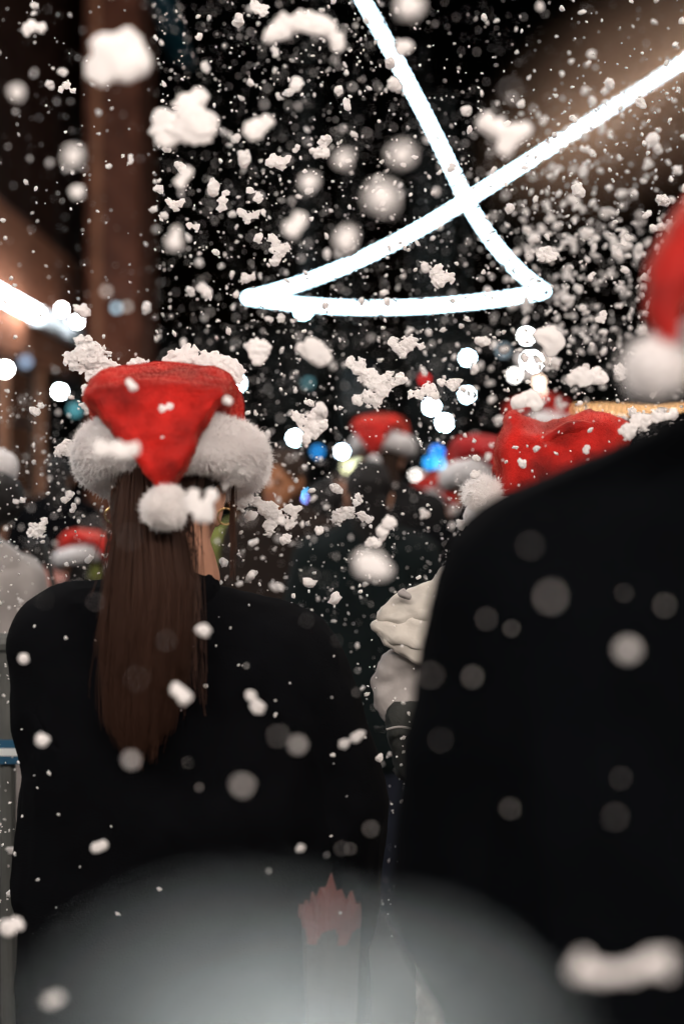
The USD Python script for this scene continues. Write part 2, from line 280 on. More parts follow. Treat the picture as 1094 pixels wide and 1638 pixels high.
# ------------------------------------------------------------------ lamps that show as soft discs behind the crowd
LAMPS = [  # x, y, depth, radius of the bulb, colour, strength, label
    (748, 572, 18, .045, COOL, 60, 'cool white street bulb, upper of the two above each other in the dark middle'),
    (747, 631, 18, .045, COOL, 60, 'cool white street bulb, lower of the two above each other in the dark middle'),
    (690, 650, 22, .06, COOL, 110, 'bright white street bulb below the small red bulb'),
    (711, 676, 22, .06, COOL, 110, 'bright white street bulb right above the cluster of blue bulbs'),
    (472, 700, 20, .05, COOL, 90, 'bright white street bulb just right of the front hat brim'),
    (547, 722, 20, .04, (.55, .78, 1), 60, 'bluish white street bulb left of the distant red hat'),
    (660, 712, 17, .035, (1, .93, .85), 25, 'pale street bulb touching the right side of the distant red hat'),
    (665, 760, 19, .04, (1, .92, .85), 5, 'dull pale bulb under the distant red hat'),
    (735, 718, 19, .035, (.9, .95, 1), 3, 'faint grey white bulb right of the blue bulbs'),
    (850, 578, 22, .09, (.85, .95, 1), 90, 'largest white street lamp above the velvet hat, lower of the bright pair'),
    (842, 537, 22, .06, (.9, .96, 1), 45, 'white street lamp above the largest one over the velvet hat'),
    (823, 600, 22, .05, (1, .96, .92), 12, 'dull white bulb at the lower left of the largest street lamp'),
    (862, 610, 24, .05, (1, .72, .55), 10, 'small orange bulb directly under the largest street lamp'),
    (864, 628, 24, .05, (1, .78, .62), 8, 'small peach bulb lowest under the largest street lamp'),
    (679, 606, 15, .03, (1, .02, .02), 2.2, 'small red bulb in the dark middle of the crowd'),
    (699, 722, 17, .05, (.02, .25, 1), 3.2, 'deep blue bulb, topmost of the blue cluster'),
    (688, 740, 17, .05, (.03, .35, .9), 3.2, 'deep blue bulb, left of the blue cluster'),
    (722, 741, 17, .045, (.12, .7, .95), 7, 'turquoise bulb, right of the blue cluster'),
    (706, 743, 17, .05, (.1, .45, .75), 3, 'dull blue bulb in the middle of the blue cluster'),
    (716, 762, 17, .04, (.02, .12, .7), 3, 'dark blue bulb, lowest of the blue cluster'),
    (508, 722, 17, .05, (.02, .22, .6), 2.2, 'dim blue bulb between two white ones by the front hat'),
    (493, 793, 15, .035, (.1, .5, 1), 9, 'blue bulb of the violet and blue pair beside the woman'),
    (487, 801, 15, .04, (.35, .25, 1), 5, 'violet bulb of the violet and blue pair beside the woman'),
    (556, 747, 16, .05, (.8, .8, .45), 3, 'pale yellow bulb under the bluish white one, left'),
    (572, 744, 16, .05, (.75, .8, .5), 3, 'pale yellow bulb under the bluish white one, right'),
    (8, 590, 15.5, .05, (.95, .98, 1), 50, 'white bulb before the lit cream curtain'),
    (96, 626, 17, .045, (.85, .95, 1), 50, 'white bulb beside the orange post, left of the front hat'),
    (380, 613, 19, .055, COOL, 50, 'cool white bulb half behind the right edge of the front hat'),
    (493, 612, 18, .04, (.15, .4, .45), 1.2, 'very dim teal bulb right of the front hat'),
    (120, 655, 17, .06, (.1, .35, .4), 1.2, 'dim teal bulb at the left edge of the front hat'),
    (186, 492, 15, .035, (.6, .85, 1), 1.2, 'small bluish bulb on the lower part of the orange pillar'),
    (203, 490, 15, .03, (1, .85, .75), .8, 'small pale bulb on the orange pillar, right of the bluish one'),
    (170, 465, 15, .035, (1, .8, .7), .7, 'small pinkish bulb on the orange pillar, upper left of the bluish one'),
    (805, 560, 24, .07, (.6, .75, .85), .9, 'added dim grey bulb for the haze left of the largest street lamp'),  # dim bulbs added as a soft haze around the largest street lamp
    (835, 572, 24, .06, (.9, .8, .75), 2.0, 'added dim pinkish bulb for the haze on the left of the largest street lamp'),
    (872, 572, 24, .05, (1, .85, .75), 3.0, 'added dim peach bulb for the haze on the right of the largest street lamp'),
    (440, 742, 18, .06, (1, .5, .25), .8, 'dim orange bulb right of the front hat trim'),
    (462, 732, 19, .05, (.9, .9, .5), .9, 'dim yellow bulb right of the front hat trim'),
    (676, 764, 18, .05, (1, .95, .9), 1.5, 'dim white bulb left of the small red hat'),
    (41, 578, 17, .06, (.5, .65, .9), .7, 'dim pale blue bulb above the shop window at the left edge'),
    (485, 497, 16.4, .05, (.4, .85, 1), 60, 'cyan white bulb hanging on the bottom rope of the light figure'),
]
bulbm = trimesh.creation.icosphere(2, 1.0)
capm = lambda r: trimesh.creation.revolve([[0, .55 * r], [.6 * r, .75 * r], [.55 * r, 1.9 * r], [.2 * r, 2.2 * r], [0, 2.2 * r]], sections=12)
for i, (x, y, d, r, col, st, lab) in enumerate(LAMPS):
    p = at(x, y, d)
    t = thing('hanging_bulb', lab, 'lamp', tuple(p), 'bulbs hanging over the street')
    s_ = bulbm.copy(); s_.apply_scale(r); obj('bulb', s_, glow(f'bulb_glow_{i}', col, st), t, True)
    obj('socket', capm(r), M['metal'], t)
    obj('cord', tube([(0, 0, 2.1 * r), (0, 0, 2.1 * r + .8), (0, 0, 6.2 - p[2])], .004, 5), M['metal'], t)
ws = thing('bead_string', 'row of small orange bead lights above the velvet hat', 'string lights', tuple(at(970, 655, 20)))
o0 = at(970, 655, 20)
obj('cable', tube([at(x, 653, 20) - o0 for x in np.linspace(915, 1110, 12)], .008, 5), M['metal'], ws)
gm = glow('orange_bead_glow', (1, .55, .25), 3.2)
for k in range(19):
    m = trimesh.creation.icosphere(1, .03); m.apply_translation(at(922 + 9.6 * k, 655 + .5 * math.sin(k), 20) - o0); obj('bead', m, gm, ws, True)

# ------------------------------------------------------------------ warm-tinted mist patch, shaped to put a brown glow around the right rope
mp, mq = at(745, 320, 15.9), at(1380, -60, 13.8); mc = (mp + mq) / 2; mz = (mq - mp) / np.linalg.norm(mq - mp); mx = np.cross(mz, [0, 1, 0]); mx /= np.linalg.norm(mx); my = np.cross(mz, mx)
mR = np.eye(4); mR[:3, :3] = np.stack([mx, my, mz], 1); mE = np.linalg.norm(mq - mp) / 2
msphere = trimesh.creation.icosphere(3, 1.0); msphere.apply_scale((1.35, 1.35, mE)); msphere.apply_transform(mR); msphere.apply_translation(mc)
mist_m = usdkit.material(stage, '/World/Looks/glow_mist_air', {'g': ('geometry', {}), 'm': ('mapping', {'mapping_type': 'texture', 'location': tuple(mc), 'rotation': tuple(trimesh.transformations.euler_from_matrix(mR, 'sxyz')), 'scale': (1.35, 1.35, mE)}),
    's': ('gradient_texture', {'gradient_type': 'spherical'}), 'n': ('noise_texture', {'scale': .9, 'detail': 2.0}), 'k': ('math', {'math_type': 'power', 'value2': 2.4}), 'k2': ('math', {'math_type': 'multiply', 'value2': 4.0}), 'k3': ('math', {'math_type': 'multiply'}),
    'v': ('principled_volume', {'color': (1.0, .44, .26), 'anisotropy': .3})}, [('g.position', 'm.vector'), ('m.vector', 's.vector'), ('s.fac', 'k.value1'), ('k.value', 'k2.value1'), ('g.position', 'n.vector'), ('n.fac', 'k3.value1'), ('k2.value', 'k3.value2'), ('k3.value', 'v.density')], volume='v.volume')
obj('glow_mist', msphere, mist_m, smooth=False, kind='stuff')

# ------------------------------------------------------------------ people: shared body, clothes and hat shapes (feet at z = 0, facing +y, 1.74 m)
def head_manifold():
    h = ell((0, -.005, .045), (.077, .096, .088)) + m3.Manifold.batch_hull([ell((0, .02, -.01), (.068, .07, .06)), ell((0, .058, -.085), (.032, .03, .03)), ell((0, .0, -.06), (.055, .05, .03))])
    h += hull(((0, .088, .012), .010), ((0, .112, -.022), .012)) + hull(((.012, .1, -.024), .008), ((-.012, .1, -.024), .008))
    h += hull(((-.022, .086, -.052), .008), ((.022, .086, -.052), .008))
    h += hull(((-.045, .075, .028), .012), ((.045, .075, .028), .012))
    for s in (-1, 1):
        e = m3.Manifold.batch_hull([ell((s * .082, -.006, .012), (.009, .018, .018)), ell((s * .076, 0, -.022), (.006, .01, .012))])
        h += e
    return h
HEADZ = 1.605
def body_mesh():
    h = head_manifold().translate([0, 0, HEADZ])
    m = h + hull(((0, -.01, 1.44), .062), ((0, 0, 1.56), .054))
    m += hull(((-.12, 0, 1.36), .085), ((.12, 0, 1.36), .085), ((0, 0, 1.18), .12)) + hull(((0, 0, 1.18), .12), ((-.08, 0, .96), .105), ((.08, 0, .96), .105))
    for s in (-1, 1):
        m += hull(((s * .16, 0, 1.4), .055), ((s * .235, .01, 1.13), .043)) + hull(((s * .235, .01, 1.13), .042), ((s * .22, .13, .92), .028))
        m += hull(((s * .09, 0, .95), .088), ((s * .095, .01, .5), .056)) + hull(((s * .095, .01, .5), .055), ((s * .095, -.01, .09), .038))
        m += hull(((s * .095, -.03, .05), .035), ((s * .1, .15, .03), .026))
        w = np.array([s * .22, .13, .92]); f = np.array([0, .35, -.94]); r = np.array([1.0, 0, 0])
        m += m3.Manifold.batch_hull([sph(w, .024), sph(w + f * .085 + r * .03, .012), sph(w + f * .085 - r * .03, .012)])
        for k, (o, L) in enumerate(((-.029, .065), (-.01, .078), (.01, .074), (.029, .056))):
            a = w + f * .085 + r * o; c = a + f * L * .5 + np.array([0, .006, 0]); e = a + f * L + np.array([0, .02, 0])
            m += hull((a, .0095), (c, .0088)) + hull((c, .0088), (e, .0075))
        a = w + f * .03 + r * (-s) * .022; c = a + f * .035 - r * s * .025; e = c + f * .032
        m += hull((a, .012), (c, .0095)) + hull((c, .0095), (e, .008))
    return finish(m, .022, 6)
def coat_mesh(puff=1.0, collar=.0, length=.62):
    k = puff
    m = hull(((-.13, 0, 1.38), .105 * k), ((.13, 0, 1.38), .105 * k), ((-.1, .01, 1.15), .135 * k), ((.1, .01, 1.15), .135 * k))
    m += hull(((-.1, .01, 1.15), .135 * k), ((.1, .01, 1.15), .135 * k), ((-.1, 0, length + .1), .14 * k), ((.1, 0, length + .1), .14 * k))
    m += hull(((-.05, -.02, 1.46), .07 * k), ((.05, -.02, 1.46), .07 * k), ((-.14, 0, 1.39), .09 * k), ((.14, 0, 1.39), .09 * k))
    if collar: m += hull(((0, -.01, 1.45), .085), ((0, -.015, 1.45 + collar), .08))
    for s in (-1, 1):
        m += hull(((s * .185, 0, 1.385), .088 * k), ((s * .265, .0, 1.12), .072 * k)) + hull(((s * .265, 0, 1.12), .07 * k), ((s * .23, .12, .95), .055 * k))
    return wrinkle(finish(m, .03, 10), .012, 7, 3)
def trouser_mesh():
    m = hull(((-.09, 0, .93), .12), ((.09, 0, .93), .12))
    for s in (-1, 1): m += hull(((s * .09, 0, .92), .115), ((s * .1, .01, .5), .085)) + hull(((s * .1, .01, .5), .083), ((s * .1, -.01, .12), .07))
    return wrinkle(finish(m, .035, 8), .008, 9, 5)
def shoe_mesh(s):
    return finish(hull(((s * .1, -.04, .045), .043), ((s * .105, .16, .035), .033), ((s * .1, .06, .07), .045)), .03, 4)
def hair_cap(longer=0.0):
    m = ell((0, -.014, .058), (.087, .102, .092))
    m = m - ell((0, .10, -.03), (.085, .075, .10))
    m += m3.Manifold.batch_hull([ell((0, -.07, .0), (.07, .04, .05)), ell((0, -.06, -.05 - longer), (.06, .035, .04))])
    return wrinkle(finish(m, .015, 4), .006, 40, 7)
BODY, TROUSERS, SHOES = body_mesh(), trouser_mesh(), (shoe_mesh(-1), shoe_mesh(1))
COATS = {'slim': coat_mesh(1.0), 'puffy': coat_mesh(1.22, .1), 'collar': coat_mesh(1.08, .07)}
HAIRS = {'short': hair_cap(), 'long': hair_cap(.16)}

def loft(secs, n=36, seed=0, amp=.006, freq=16):
    """Soft flattened tube through sections (centre, half width along x, half thickness): the cloth of a hat."""
    C = np.array([s[0] for s in secs], float); a = np.array([s[1] for s in secs]); bb = np.array([s[2] for s in secs])
    from scipy.interpolate import PchipInterpolator as PI
    t = np.r_[0, np.cumsum(np.linalg.norm(np.diff(C, axis=0), axis=1))]; tt = np.linspace(0, t[-1], 46)
    C, a, bb = PI(t, C)(tt), PI(t, a)(tt), PI(t, bb)(tt)
    T = np.gradient(C, axis=0); T[:, 0] *= .3; T /= np.linalg.norm(T, axis=1, keepdims=True)
    U = np.array([1.0, 0, 0]) - T * T[:, :1]; U /= np.linalg.norm(U, axis=1, keepdims=True); N = np.cross(T, U)
    an = np.arange(n) * 2 * math.pi / n; e = .55
    cu, su = np.sign(np.cos(an)) * abs(np.cos(an)) ** e, np.sign(np.sin(an)) * abs(np.sin(an)) ** e
    V = C[:, None] + a[:, None, None] * cu[None, :, None] * U[:, None] + bb[:, None, None] * su[None, :, None] * N[:, None]
    k = len(tt); F = []
    for i in range(k - 1):
        for j in range(n):
            q = (j + 1) % n; F += [[i * n + j, (i + 1) * n + j, (i + 1) * n + q], [i * n + j, (i + 1) * n + q, i * n + q]]
    V = np.vstack([V.reshape(-1, 3), C[-1:] + T[-1:] * bb[-1]]); top = len(V) - 1
    for j in range(n): F.append([(k - 1) * n + j, top, (k - 1) * n + (j + 1) % n])
    m = trimesh.Trimesh(V, F, process=False); m.fix_normals()
    m = m.subdivide(); return wrinkle(m, amp, freq, seed)
def brim_mesh(R=.113, rr=.043, rz=.049, tilt=.028, zc=.072, seed=0, amp=.007, xc=0.0, n1=64, n2=18):
    th, ph = np.meshgrid(np.arange(n1) * 2 * math.pi / n1, np.arange(n2) * 2 * math.pi / n2, indexing='ij')
    x = (R + rr * np.cos(ph)) * np.cos(th); y = (R * 1.06 + rr * np.cos(ph)) * np.sin(th); z = zc + rz * np.sin(ph) - tilt * np.sin(th)
    V = np.stack([x + xc, y, z], -1).reshape(-1, 3); F = []
    for i in range(n1):
        for j in range(n2):
            a, b_, c, d = i * n2 + j, ((i + 1) % n1) * n2 + j, ((i + 1) % n1) * n2 + (j + 1) % n2, i * n2 + (j + 1) % n2
            F += [[a, b_, c], [a, c, d]]
    m = trimesh.Trimesh(V, F, process=False); m.fix_normals(); return wrinkle(m, amp, 28, seed)
def pompom_mesh(c, r, seed=0):
    m = trimesh.creation.icosphere(4, r); m = wrinkle(wrinkle(m, r * .22, 1.2 / r, seed), r * .16, 3.2 / r, seed + 1); m.apply_translation(c); return m
HAT_SECS = [((.005, 0, .075), .114, .118), ((.003, 0, .12), .117, .110), ((.0, -.02, .150), .115, .085), ((-.003, -.085, .170), .113, .042), ((-.002, -.150, .166), .112, .024),
            ((.002, -.180, .125), .080, .022), ((.008, -.192, .090), .053, .020), ((.014, -.198, .055), .032, .018), ((.016, -.201, .030), .015, .013)]
CROWN = wrinkle(loft(HAT_SECS, seed=4, amp=.012, freq=13), .007, 34, 44)
BRIM, POM = brim_mesh(R=.116, xc=.004, seed=2), pompom_mesh((.019, -.206, -.003), .030, 3)
def moved(m, s=1.0, rz=0.0, off=(0, 0, 0)):
    m = m.copy(); m.apply_scale(s); m.apply_transform(trimesh.transformations.rotation_matrix(rz, [0, 0, 1])); m.apply_translation(off); return m
def santa_hat(parent, origin, s=1.0, rz=0.0, velvet='velvet', trim='plush'):
    """Hat parts on a head whose ear height is at origin; rz turns the hanging tip."""
    h = obj('hat', moved(CROWN, s, rz, origin), M[velvet], parent, True, label='red velvet pointed hat with white trim')
    obj('hat_brim', moved(BRIM, s, rz, origin), M[trim], h, True); obj('pompom', moved(POM, s, rz, origin), M[trim], h, True)
    return h
def person(label, px_, py_, d, coat='slim', coat_mat='charcoal', hair='short', hair_mat='hair_black', hat=None, face=0.0, skin='skin', trousers='denim', group=None, hat_size=1.0, velvet='velvet', loc=None):
    """A standing person whose ears are at the pixel; face turns them (0 = back to the camera)."""
    p = at(px_, py_, d); s = p[2] / HEADZ
    t = thing('person', label, 'person', (p[0], p[1], 0), group, rotz=math.degrees(face))
    sc = lambda m: moved(m, s)
    obj('body', sc(BODY), M[skin], t, True)
    obj('coat', sc(COATS[coat]), M[coat_mat], t, True); obj('trousers', sc(TROUSERS), M[trousers], t, True)
    for q in SHOES: obj('shoe', sc(q), M['shoe'], t, True)
    hz = np.array([0, 0, HEADZ * s])
    if hair: obj('hair', moved(HAIRS[hair], s, 0, hz), M[hair_mat], t, True)
    for q in (-1, 1):
        e = trimesh.creation.icosphere(1, .011); e.apply_translation((q * .031, .083, .008)); obj('eye', moved(e, s, 0, hz), M['eye'], t, True)
    mo = trimesh.creation.icosphere(2, 1.0); mo.apply_scale((.022, .008, .006)); mo.apply_translation((0, .092, -.052)); obj('mouth', moved(mo, s, 0, hz), M['lip'], t, True)
    if hat is not None: santa_hat(t, hz, s * hat_size, hat, velvet)
    return t, s

# ------------------------------------------------------------------ the woman in front, built where she stands
rngf = np.random.default_rng(11)
DW = 2.3
E0 = at(271, 806, DW)                                      # between her ears
w = thing('person', 'long-haired person in a black sweatshirt and red fur-trimmed hat, back turned', 'person', (E0[0], E0[1], 0))
O = np.array([E0[0], E0[1], 0]); ez = np.array([0, 0, E0[2]])
def L(px_, py_, d): return at(px_, py_, d) - O
k = 1.06
hm = head_manifold().scale([k, k, k]).rotate([0, 0, -14]).translate([0, 0, float(E0[2])])
bodym = hm + hull((L(292, 925, 2.33), .062), (ez + [0.01, .0, -.06], .054))
bodym += hull((L(150, 1030, 2.33), .06), (L(415, 1050, 2.33), .06), (L(290, 1250, 2.35), .11)) + hull((L(290, 1250, 2.35), .11), (L(270, 1480, 2.36), .12), (L(330, 1480, 2.36), .12))
for s, sh, el, wr in ((-1, (125, 1035, 2.33), (105, 1240, 2.34), (190, 1330, 2.58)), (1, (440, 1075, 2.33), (525, 1300, 2.34), (430, 1350, 2.6))):
    a, e, q = L(*sh), L(*el), L(*wr)
    bodym += hull((a, .055), (e, .043)) + hull((e, .042), (q, .028))
    f = (q - e) / np.linalg.norm(q - e); r = np.array([0, 0, 1.0])
    bodym += m3.Manifold.batch_hull([sph(q, .024), sph(q + f * .085 + r * .03, .012), sph(q + f * .085 - r * .03, .012)])
    for o, Lg in ((-.029, .056), (-.01, .074), (.01, .078), (.029, .065)):
        a1 = q + f * .085 + r * o; c1 = a1 + f * Lg * .5; e1 = a1 + f * Lg * .8 + np.array([-s * .02, 0, 0]); bodym += hull((a1, .0092), (c1, .0086)) + hull((c1, .0086), (e1, .0075))
    a1 = q + f * .03 + r * .024; c1 = a1 + f * .035 + r * .022; bodym += hull((a1, .011), (c1, .009)) + hull((c1, .009), (c1 + f * .03, .008))
    lg = L(290 + s * 95, 1500, 2.36); kn = np.array([lg[0], lg[1] + .01, .5]); an = np.array([lg[0], lg[1], .09])
    bodym += hull((lg, .09), (kn, .056)) + hull((kn, .055), (an, .038)) + hull((an + [0, -.02, -.03], .034), (an + [0, .16, -.06], .024))
obj('body', finish(bodym, .014, 6), M['skin'], w, True)
for q in (-1, 1):
    v = trimesh.transformations.rotation_matrix(math.radians(-14), [0, 0, 1])[:3, :3] @ np.array([q * .033, .088, .008])
    e = trimesh.creation.icosphere(2, .012); e.apply_translation(v + ez); obj('eye', e, M['eye'], w, True)
mo = trimesh.creation.icosphere(2, 1.0); mo.apply_scale((.024, .009, .007)); mo.apply_translation((0, .098, -.055)); obj('mouth', moved(mo, 1, math.radians(-14), ez), M['lip'], w, True)
# sweatshirt
def P(x, y, d, r): return (L(x, y, d), r * pxm(d))
sw = hull(P(285, 985, 2.34, 62), P(330, 990, 2.34, 55), P(115, 1030, 2.34, 98), P(425, 1065, 2.35, 112))
sw += hull(P(115, 1030, 2.34, 98), P(425, 1065, 2.35, 112), P(190, 1180, 2.36, 150), P(400, 1200, 2.36, 160))
sw += hull(P(190, 1180, 2.36, 150), P(400, 1200, 2.36, 160), P(170, 1420, 2.38, 140), P(420, 1430, 2.38, 170))
sw += hull(P(170, 1420, 2.38, 140), P(420, 1430, 2.38, 170), P(180, 1690, 2.38, 150), P(420, 1690, 2.38, 170))
sw += hull(P(116, 1035, 2.34, 104), P(112, 1130, 2.34, 94), P(108, 1235, 2.35, 72)) + hull(P(108, 1235, 2.35, 72), P(185, 1325, 2.55, 55)) + hull(P(108, 1220, 2.35, 70), P(112, 1420, 2.36, 92))
sw += hull(P(438, 1080, 2.35, 122), P(520, 1290, 2.36, 108)) + hull(P(520, 1290, 2.36, 106), P(430, 1345, 2.57, 60)) + hull(P(520, 1290, 2.36, 106), P(500, 1460, 2.36, 110))
swm = finish(sw, .02, 14)
swm = wrinkle(wrinkle(swm, .012, 6, 21), .004, 22, 8)
obj('sweatshirt', swm, M['black'], w, True)
obj('collar', finish(hull((L(280, 950, 2.325), .074), (L(284, 938, 2.325), .070)), .015, 4), M['black'], w, True)
tr = hull(P(200, 1650, 2.38, 130), P(400, 1650, 2.38, 130))
for s in (-1, 1):
    lg = L(290 + s * 95, 1640, 2.38); tr += hull((lg, .12), (np.array([lg[0], lg[1], .5]), .085)) + hull((np.array([lg[0], lg[1], .5]), .083), (np.array([lg[0], lg[1], .12]), .07))
obj('trousers', wrinkle(finish(tr, .03, 8), .008, 9, 5), M['denim'], w, True)
for s in (-1, 1):
    q = moved(SHOES[0 if s < 0 else 1], 1, 0, (L(290 + s * 95, 1640, 2.38)[0] - s * .1, .12, 0)); obj('shoe', q, M['shoe'], w, True)
# hat
hat = obj('hat', moved(CROWN, 1, 0, ez), M['velvet'], w, True, label='red velvet hat with its point folded down the back')
bm, pm = moved(BRIM, 1, 0, ez), moved(POM, 1, 0, ez)
br = obj('hat_brim', bm, M['fur'], hat, True, label='thick white fur trim'); po = obj('pompom', pm, M['fur'], hat, True)
st, wd = fur_on(bm, 26000, .0085, rngf, .1, 4, .0012); curves('brim_fur', st, wd, M['fur'], hat)
st, wd = fur_on(pm, 7000, .009, rngf, .1, 4, .0010); curves('pompom_fur', st, wd, M['fur'], hat)
# short velvet pile on the crown
st, wd = fur_on(moved(CROWN, 1, 0, ez), 24000, .005, rngf, .1, 3, .0006); curves('velvet_pile', st, wd, M['velvet'], hat)
# hair: long straight fall down the back
ys = np.array([690, 740, 790, 850, 930, 1010, 1090, 1160, 1215.]); lf_ = np.array([202, 198, 190, 180, 173, 169, 170, 178, 196.]); rt_ = np.array([256, 262, 272, 292, 306, 304, 290, 274, 256.])
dp_ = np.array([2.225, 2.165, 2.145, 2.135, 2.125, 2.12, 2.118, 2.118, 2.12])
nS, nP = 7000, 22
u = rngf.random(nS); lock = np.sort(rngf.random(34)); lk = lock[np.abs(u[:, None] - lock[None]).argmin(1)]; u = np.clip(u + (lk - u) * rngf.uniform(.0, .75, nS) + rngf.normal(0, .012, nS), 0, 1)
end = np.where(rngf.random(nS) < .75, rngf.uniform(1060, 1205, nS), rngf.uniform(900, 1235, nS)) - 90 * np.abs(u - .45) ** 1.5
tt = np.linspace(0, 1, nP); yy = 700 + (end[:, None] - 700) * tt[None]
lx, rx, dd = np.interp(yy, ys, lf_), np.interp(yy, ys, rt_), np.interp(yy, ys, dp_)
lay = rngf.random(nS)
xx = lx + (rx - lx) * u[:, None] + rngf.normal(0, 7, (nS, 1)) * tt[None] ** 2 + 5 * np.sin(lk * 55)[:, None] * np.sin(tt * 4 + lk[:, None] * 30) * tt + 3 * np.sin(lay * 30)[:, None] * np.sin(tt * 7 + lay[:, None] * 20) * tt
bow = 1 - (2 * u - 1) ** 2
dep = dd + .045 * (1 - bow)[:, None] + (.028 * lay - .014)[:, None] + .006 * np.sin(u * 90)[:, None]
hs = np.stack([L_ for L_ in [CAM[i] + dep * (FWD[i] + RIGHT[i] * (xx - 547) / FPX + UP[i] * (819 - yy) / FPX) - O[i] for i in range(3)]], -1)
curves('hair', hs, np.broadcast_to(.0011 * (1 - .5 * tt ** 4)[None], (nS, nP)), M['hair_strand'], w, label='long straight brown hair falling down the back')
# loose strands by the right ear and hair tucked under the brim round the nape
fl = []
for i in range(26):
    x0 = 372 + rngf.normal(0, 2.5); y1 = rngf.uniform(850, 930)
    q = [at(x0 + 3 * math.sin(s * 4 + i) * s, 735 + (y1 - 735) * s, 2.27) - O for s in np.linspace(0, 1, nP)]; fl.append(q)
for i in range(70):
    x0, x1 = (296 + rngf.normal(0, 14), 316 + rngf.normal(0, 10)) if i % 3 else (196 + rngf.normal(0, 8), 170 + rngf.normal(0, 9)); y1 = rngf.uniform(880, 1150)
    q = [at(x0 + (x1 - x0) * s + 3 * math.sin(s * 5 + i), 745 + (y1 - 745) * s, 2.2 - .06 * s) - O for s in np.linspace(0, 1, nP)]; fl.append(q)
curves('loose_strand', np.array(fl), .0009, M['hair_strand'], w)
cap = ell((0, -.012, .06), (.088, .1, .088)) + m3.Manifold.batch_hull([ell((-.015, -.06, .0), (.072, .045, .05)), ell((-.03, -.06, -.05), (.05, .03, .04))])
obj('hair_cap', wrinkle(finish(cap.translate([0, 0, float(E0[2])]), .015, 4), .004, 40, 7), M['hair_dark'], w, True)
for x, y, d in ((181, 824, 2.29), (361, 826, 2.27)):
    ring = trimesh.creation.torus(.013, .0016, 20, 8); ring.apply_transform(trimesh.transformations.rotation_matrix(math.pi / 2, [1, .35, 0])); ring.apply_translation(at(x, y, d) - O); obj('earring', ring, M['gold'], w, True)
obj('necklace', tube([ez + np.array([.068 * math.cos(t), .068 * math.sin(t) + .02, -.115 + .01 * math.sin(t)]) for t in np.linspace(0, 2 * math.pi, 30)], .0016, 6), M['gold'], w, True)

# ------------------------------------------------------------------ the man close on the right
DM = 1.32
H = at(1292, 604, DM)
mn = thing('person', 'big person in a plain black jacket nearest the camera, seen from behind', 'person', (H[0], H[1], 0))
O2 = np.array([H[0], H[1], 0]); hz = np.array([0, 0, H[2]])
def Q(x, y, d, r): return (at(x, y, d) - O2, r * pxm(d))
mb = head_manifold().scale([1.06] * 3).translate([0, 0, float(H[2])]) + hull((hz + [0, -.01, -.16], .07), (hz + [0, 0, -.05], .06))
mb += hull(Q(1010, 930, 1.4, 90), Q(1430, 930, 1.4, 90), Q(1220, 1300, 1.4, 200)) + hull(Q(1220, 1300, 1.4, 200), Q(1220, 1800, 1.4, 210))
for s, xs_ in ((-1, 940), (1, 1520)):
    a, e, q = at(xs_, 950, 1.4) - O2, at(xs_ + s * 70, 1420, 1.4) - O2, at(xs_ + s * 10, 1700, 1.6) - O2
    mb += hull((a, .06), (e, .047)) + hull((e, .046), (q, .031))
    f = (q - e) / np.linalg.norm(q - e); r = np.array([0, 0, 1.0]) - f * f[2]; r /= np.linalg.norm(r)
    mb += m3.Manifold.batch_hull([sph(q, .027), sph(q + f * .09 + r * .033, .013), sph(q + f * .09 - r * .033, .013)])
    for o, Lg in ((-.031, .06), (-.011, .08), (.011, .084), (.031, .07)):
        a1 = q + f * .09 + r * o; c1 = a1 + f * Lg * .5; mb += hull((a1, .01), (c1, .0092)) + hull((c1, .0092), (c1 + f * Lg * .4 + np.array([-s * .02, 0, 0]), .008))
    a1 = q + f * .03 + r * .026; c1 = a1 + f * .04 + r * .024; mb += hull((a1, .012), (c1, .0098)) + hull((c1, .0098), (c1 + f * .032, .0086))
    lx_ = s * .11; y_ = .08
    mb += hull((np.array([lx_, y_, .95]), .1), (np.array([lx_, y_, .5]), .062)) + hull((np.array([lx_, y_, .5]), .06), (np.array([lx_, y_, .09]), .042)) + hull((np.array([lx_, y_ - .02, .05]), .037), (np.array([lx_, y_ + .17, .03]), .027))
obj('body', finish(mb, .02, 6), M['skin'], mn, True)
jk = hull(Q(1130, 770, 1.38, 118), Q(1330, 770, 1.38, 118), Q(890, 960, 1.40, 190), Q(1560, 960, 1.40, 190))
jk += hull(Q(890, 960, 1.40, 190), Q(1560, 960, 1.40, 190), Q(960, 1500, 1.42, 260), Q(1500, 1500, 1.42, 260)) + hull(Q(960, 1500, 1.42, 260), Q(1500, 1500, 1.42, 260), Q(960, 1950, 1.42, 260), Q(1500, 1950, 1.42, 260))
for s, c in ((-1, 1225), (1, 1225)):
    g = lambda x: c + (1225 - x) * -1 if s < 0 else 2 * c - x
    jk += hull(Q(g(878), 965, 1.4, 192), Q(g(815), 1190, 1.41, 178)) + hull(Q(g(815), 1190, 1.41, 178), Q(g(790), 1440, 1.42, 165)) + hull(Q(g(790), 1440, 1.42, 165), Q(g(830), 1720, 1.62, 90))
jkm = finish(jk, .02, 14); jkm = wrinkle(wrinkle(jkm, .012, 6, 31), .003, 22, 9)
obj('jacket', jkm, M['black2'], mn, True)
tm = hull((np.array([-.11, .08, .85]), .13), (np.array([.11, .08, .85]), .13))
for s in (-1, 1): tm += hull((np.array([s * .11, .08, .85]), .13), (np.array([s * .11, .08, .5]), .095)) + hull((np.array([s * .11, .08, .5]), .093), (np.array([s * .11, .08, .12]), .078))
obj('trousers', wrinkle(finish(tm, .03, 8), .008, 9, 5), M['denim'], mn, True)
for s in (-1, 1): obj('shoe', moved(SHOES[0 if s < 0 else 1], 1.08, 0, (0, .08, 0)), M['shoe'], mn, True)
obj('hair', moved(HAIRS['short'], 1.0, 0, hz), M['hair_dark'], mn, True)
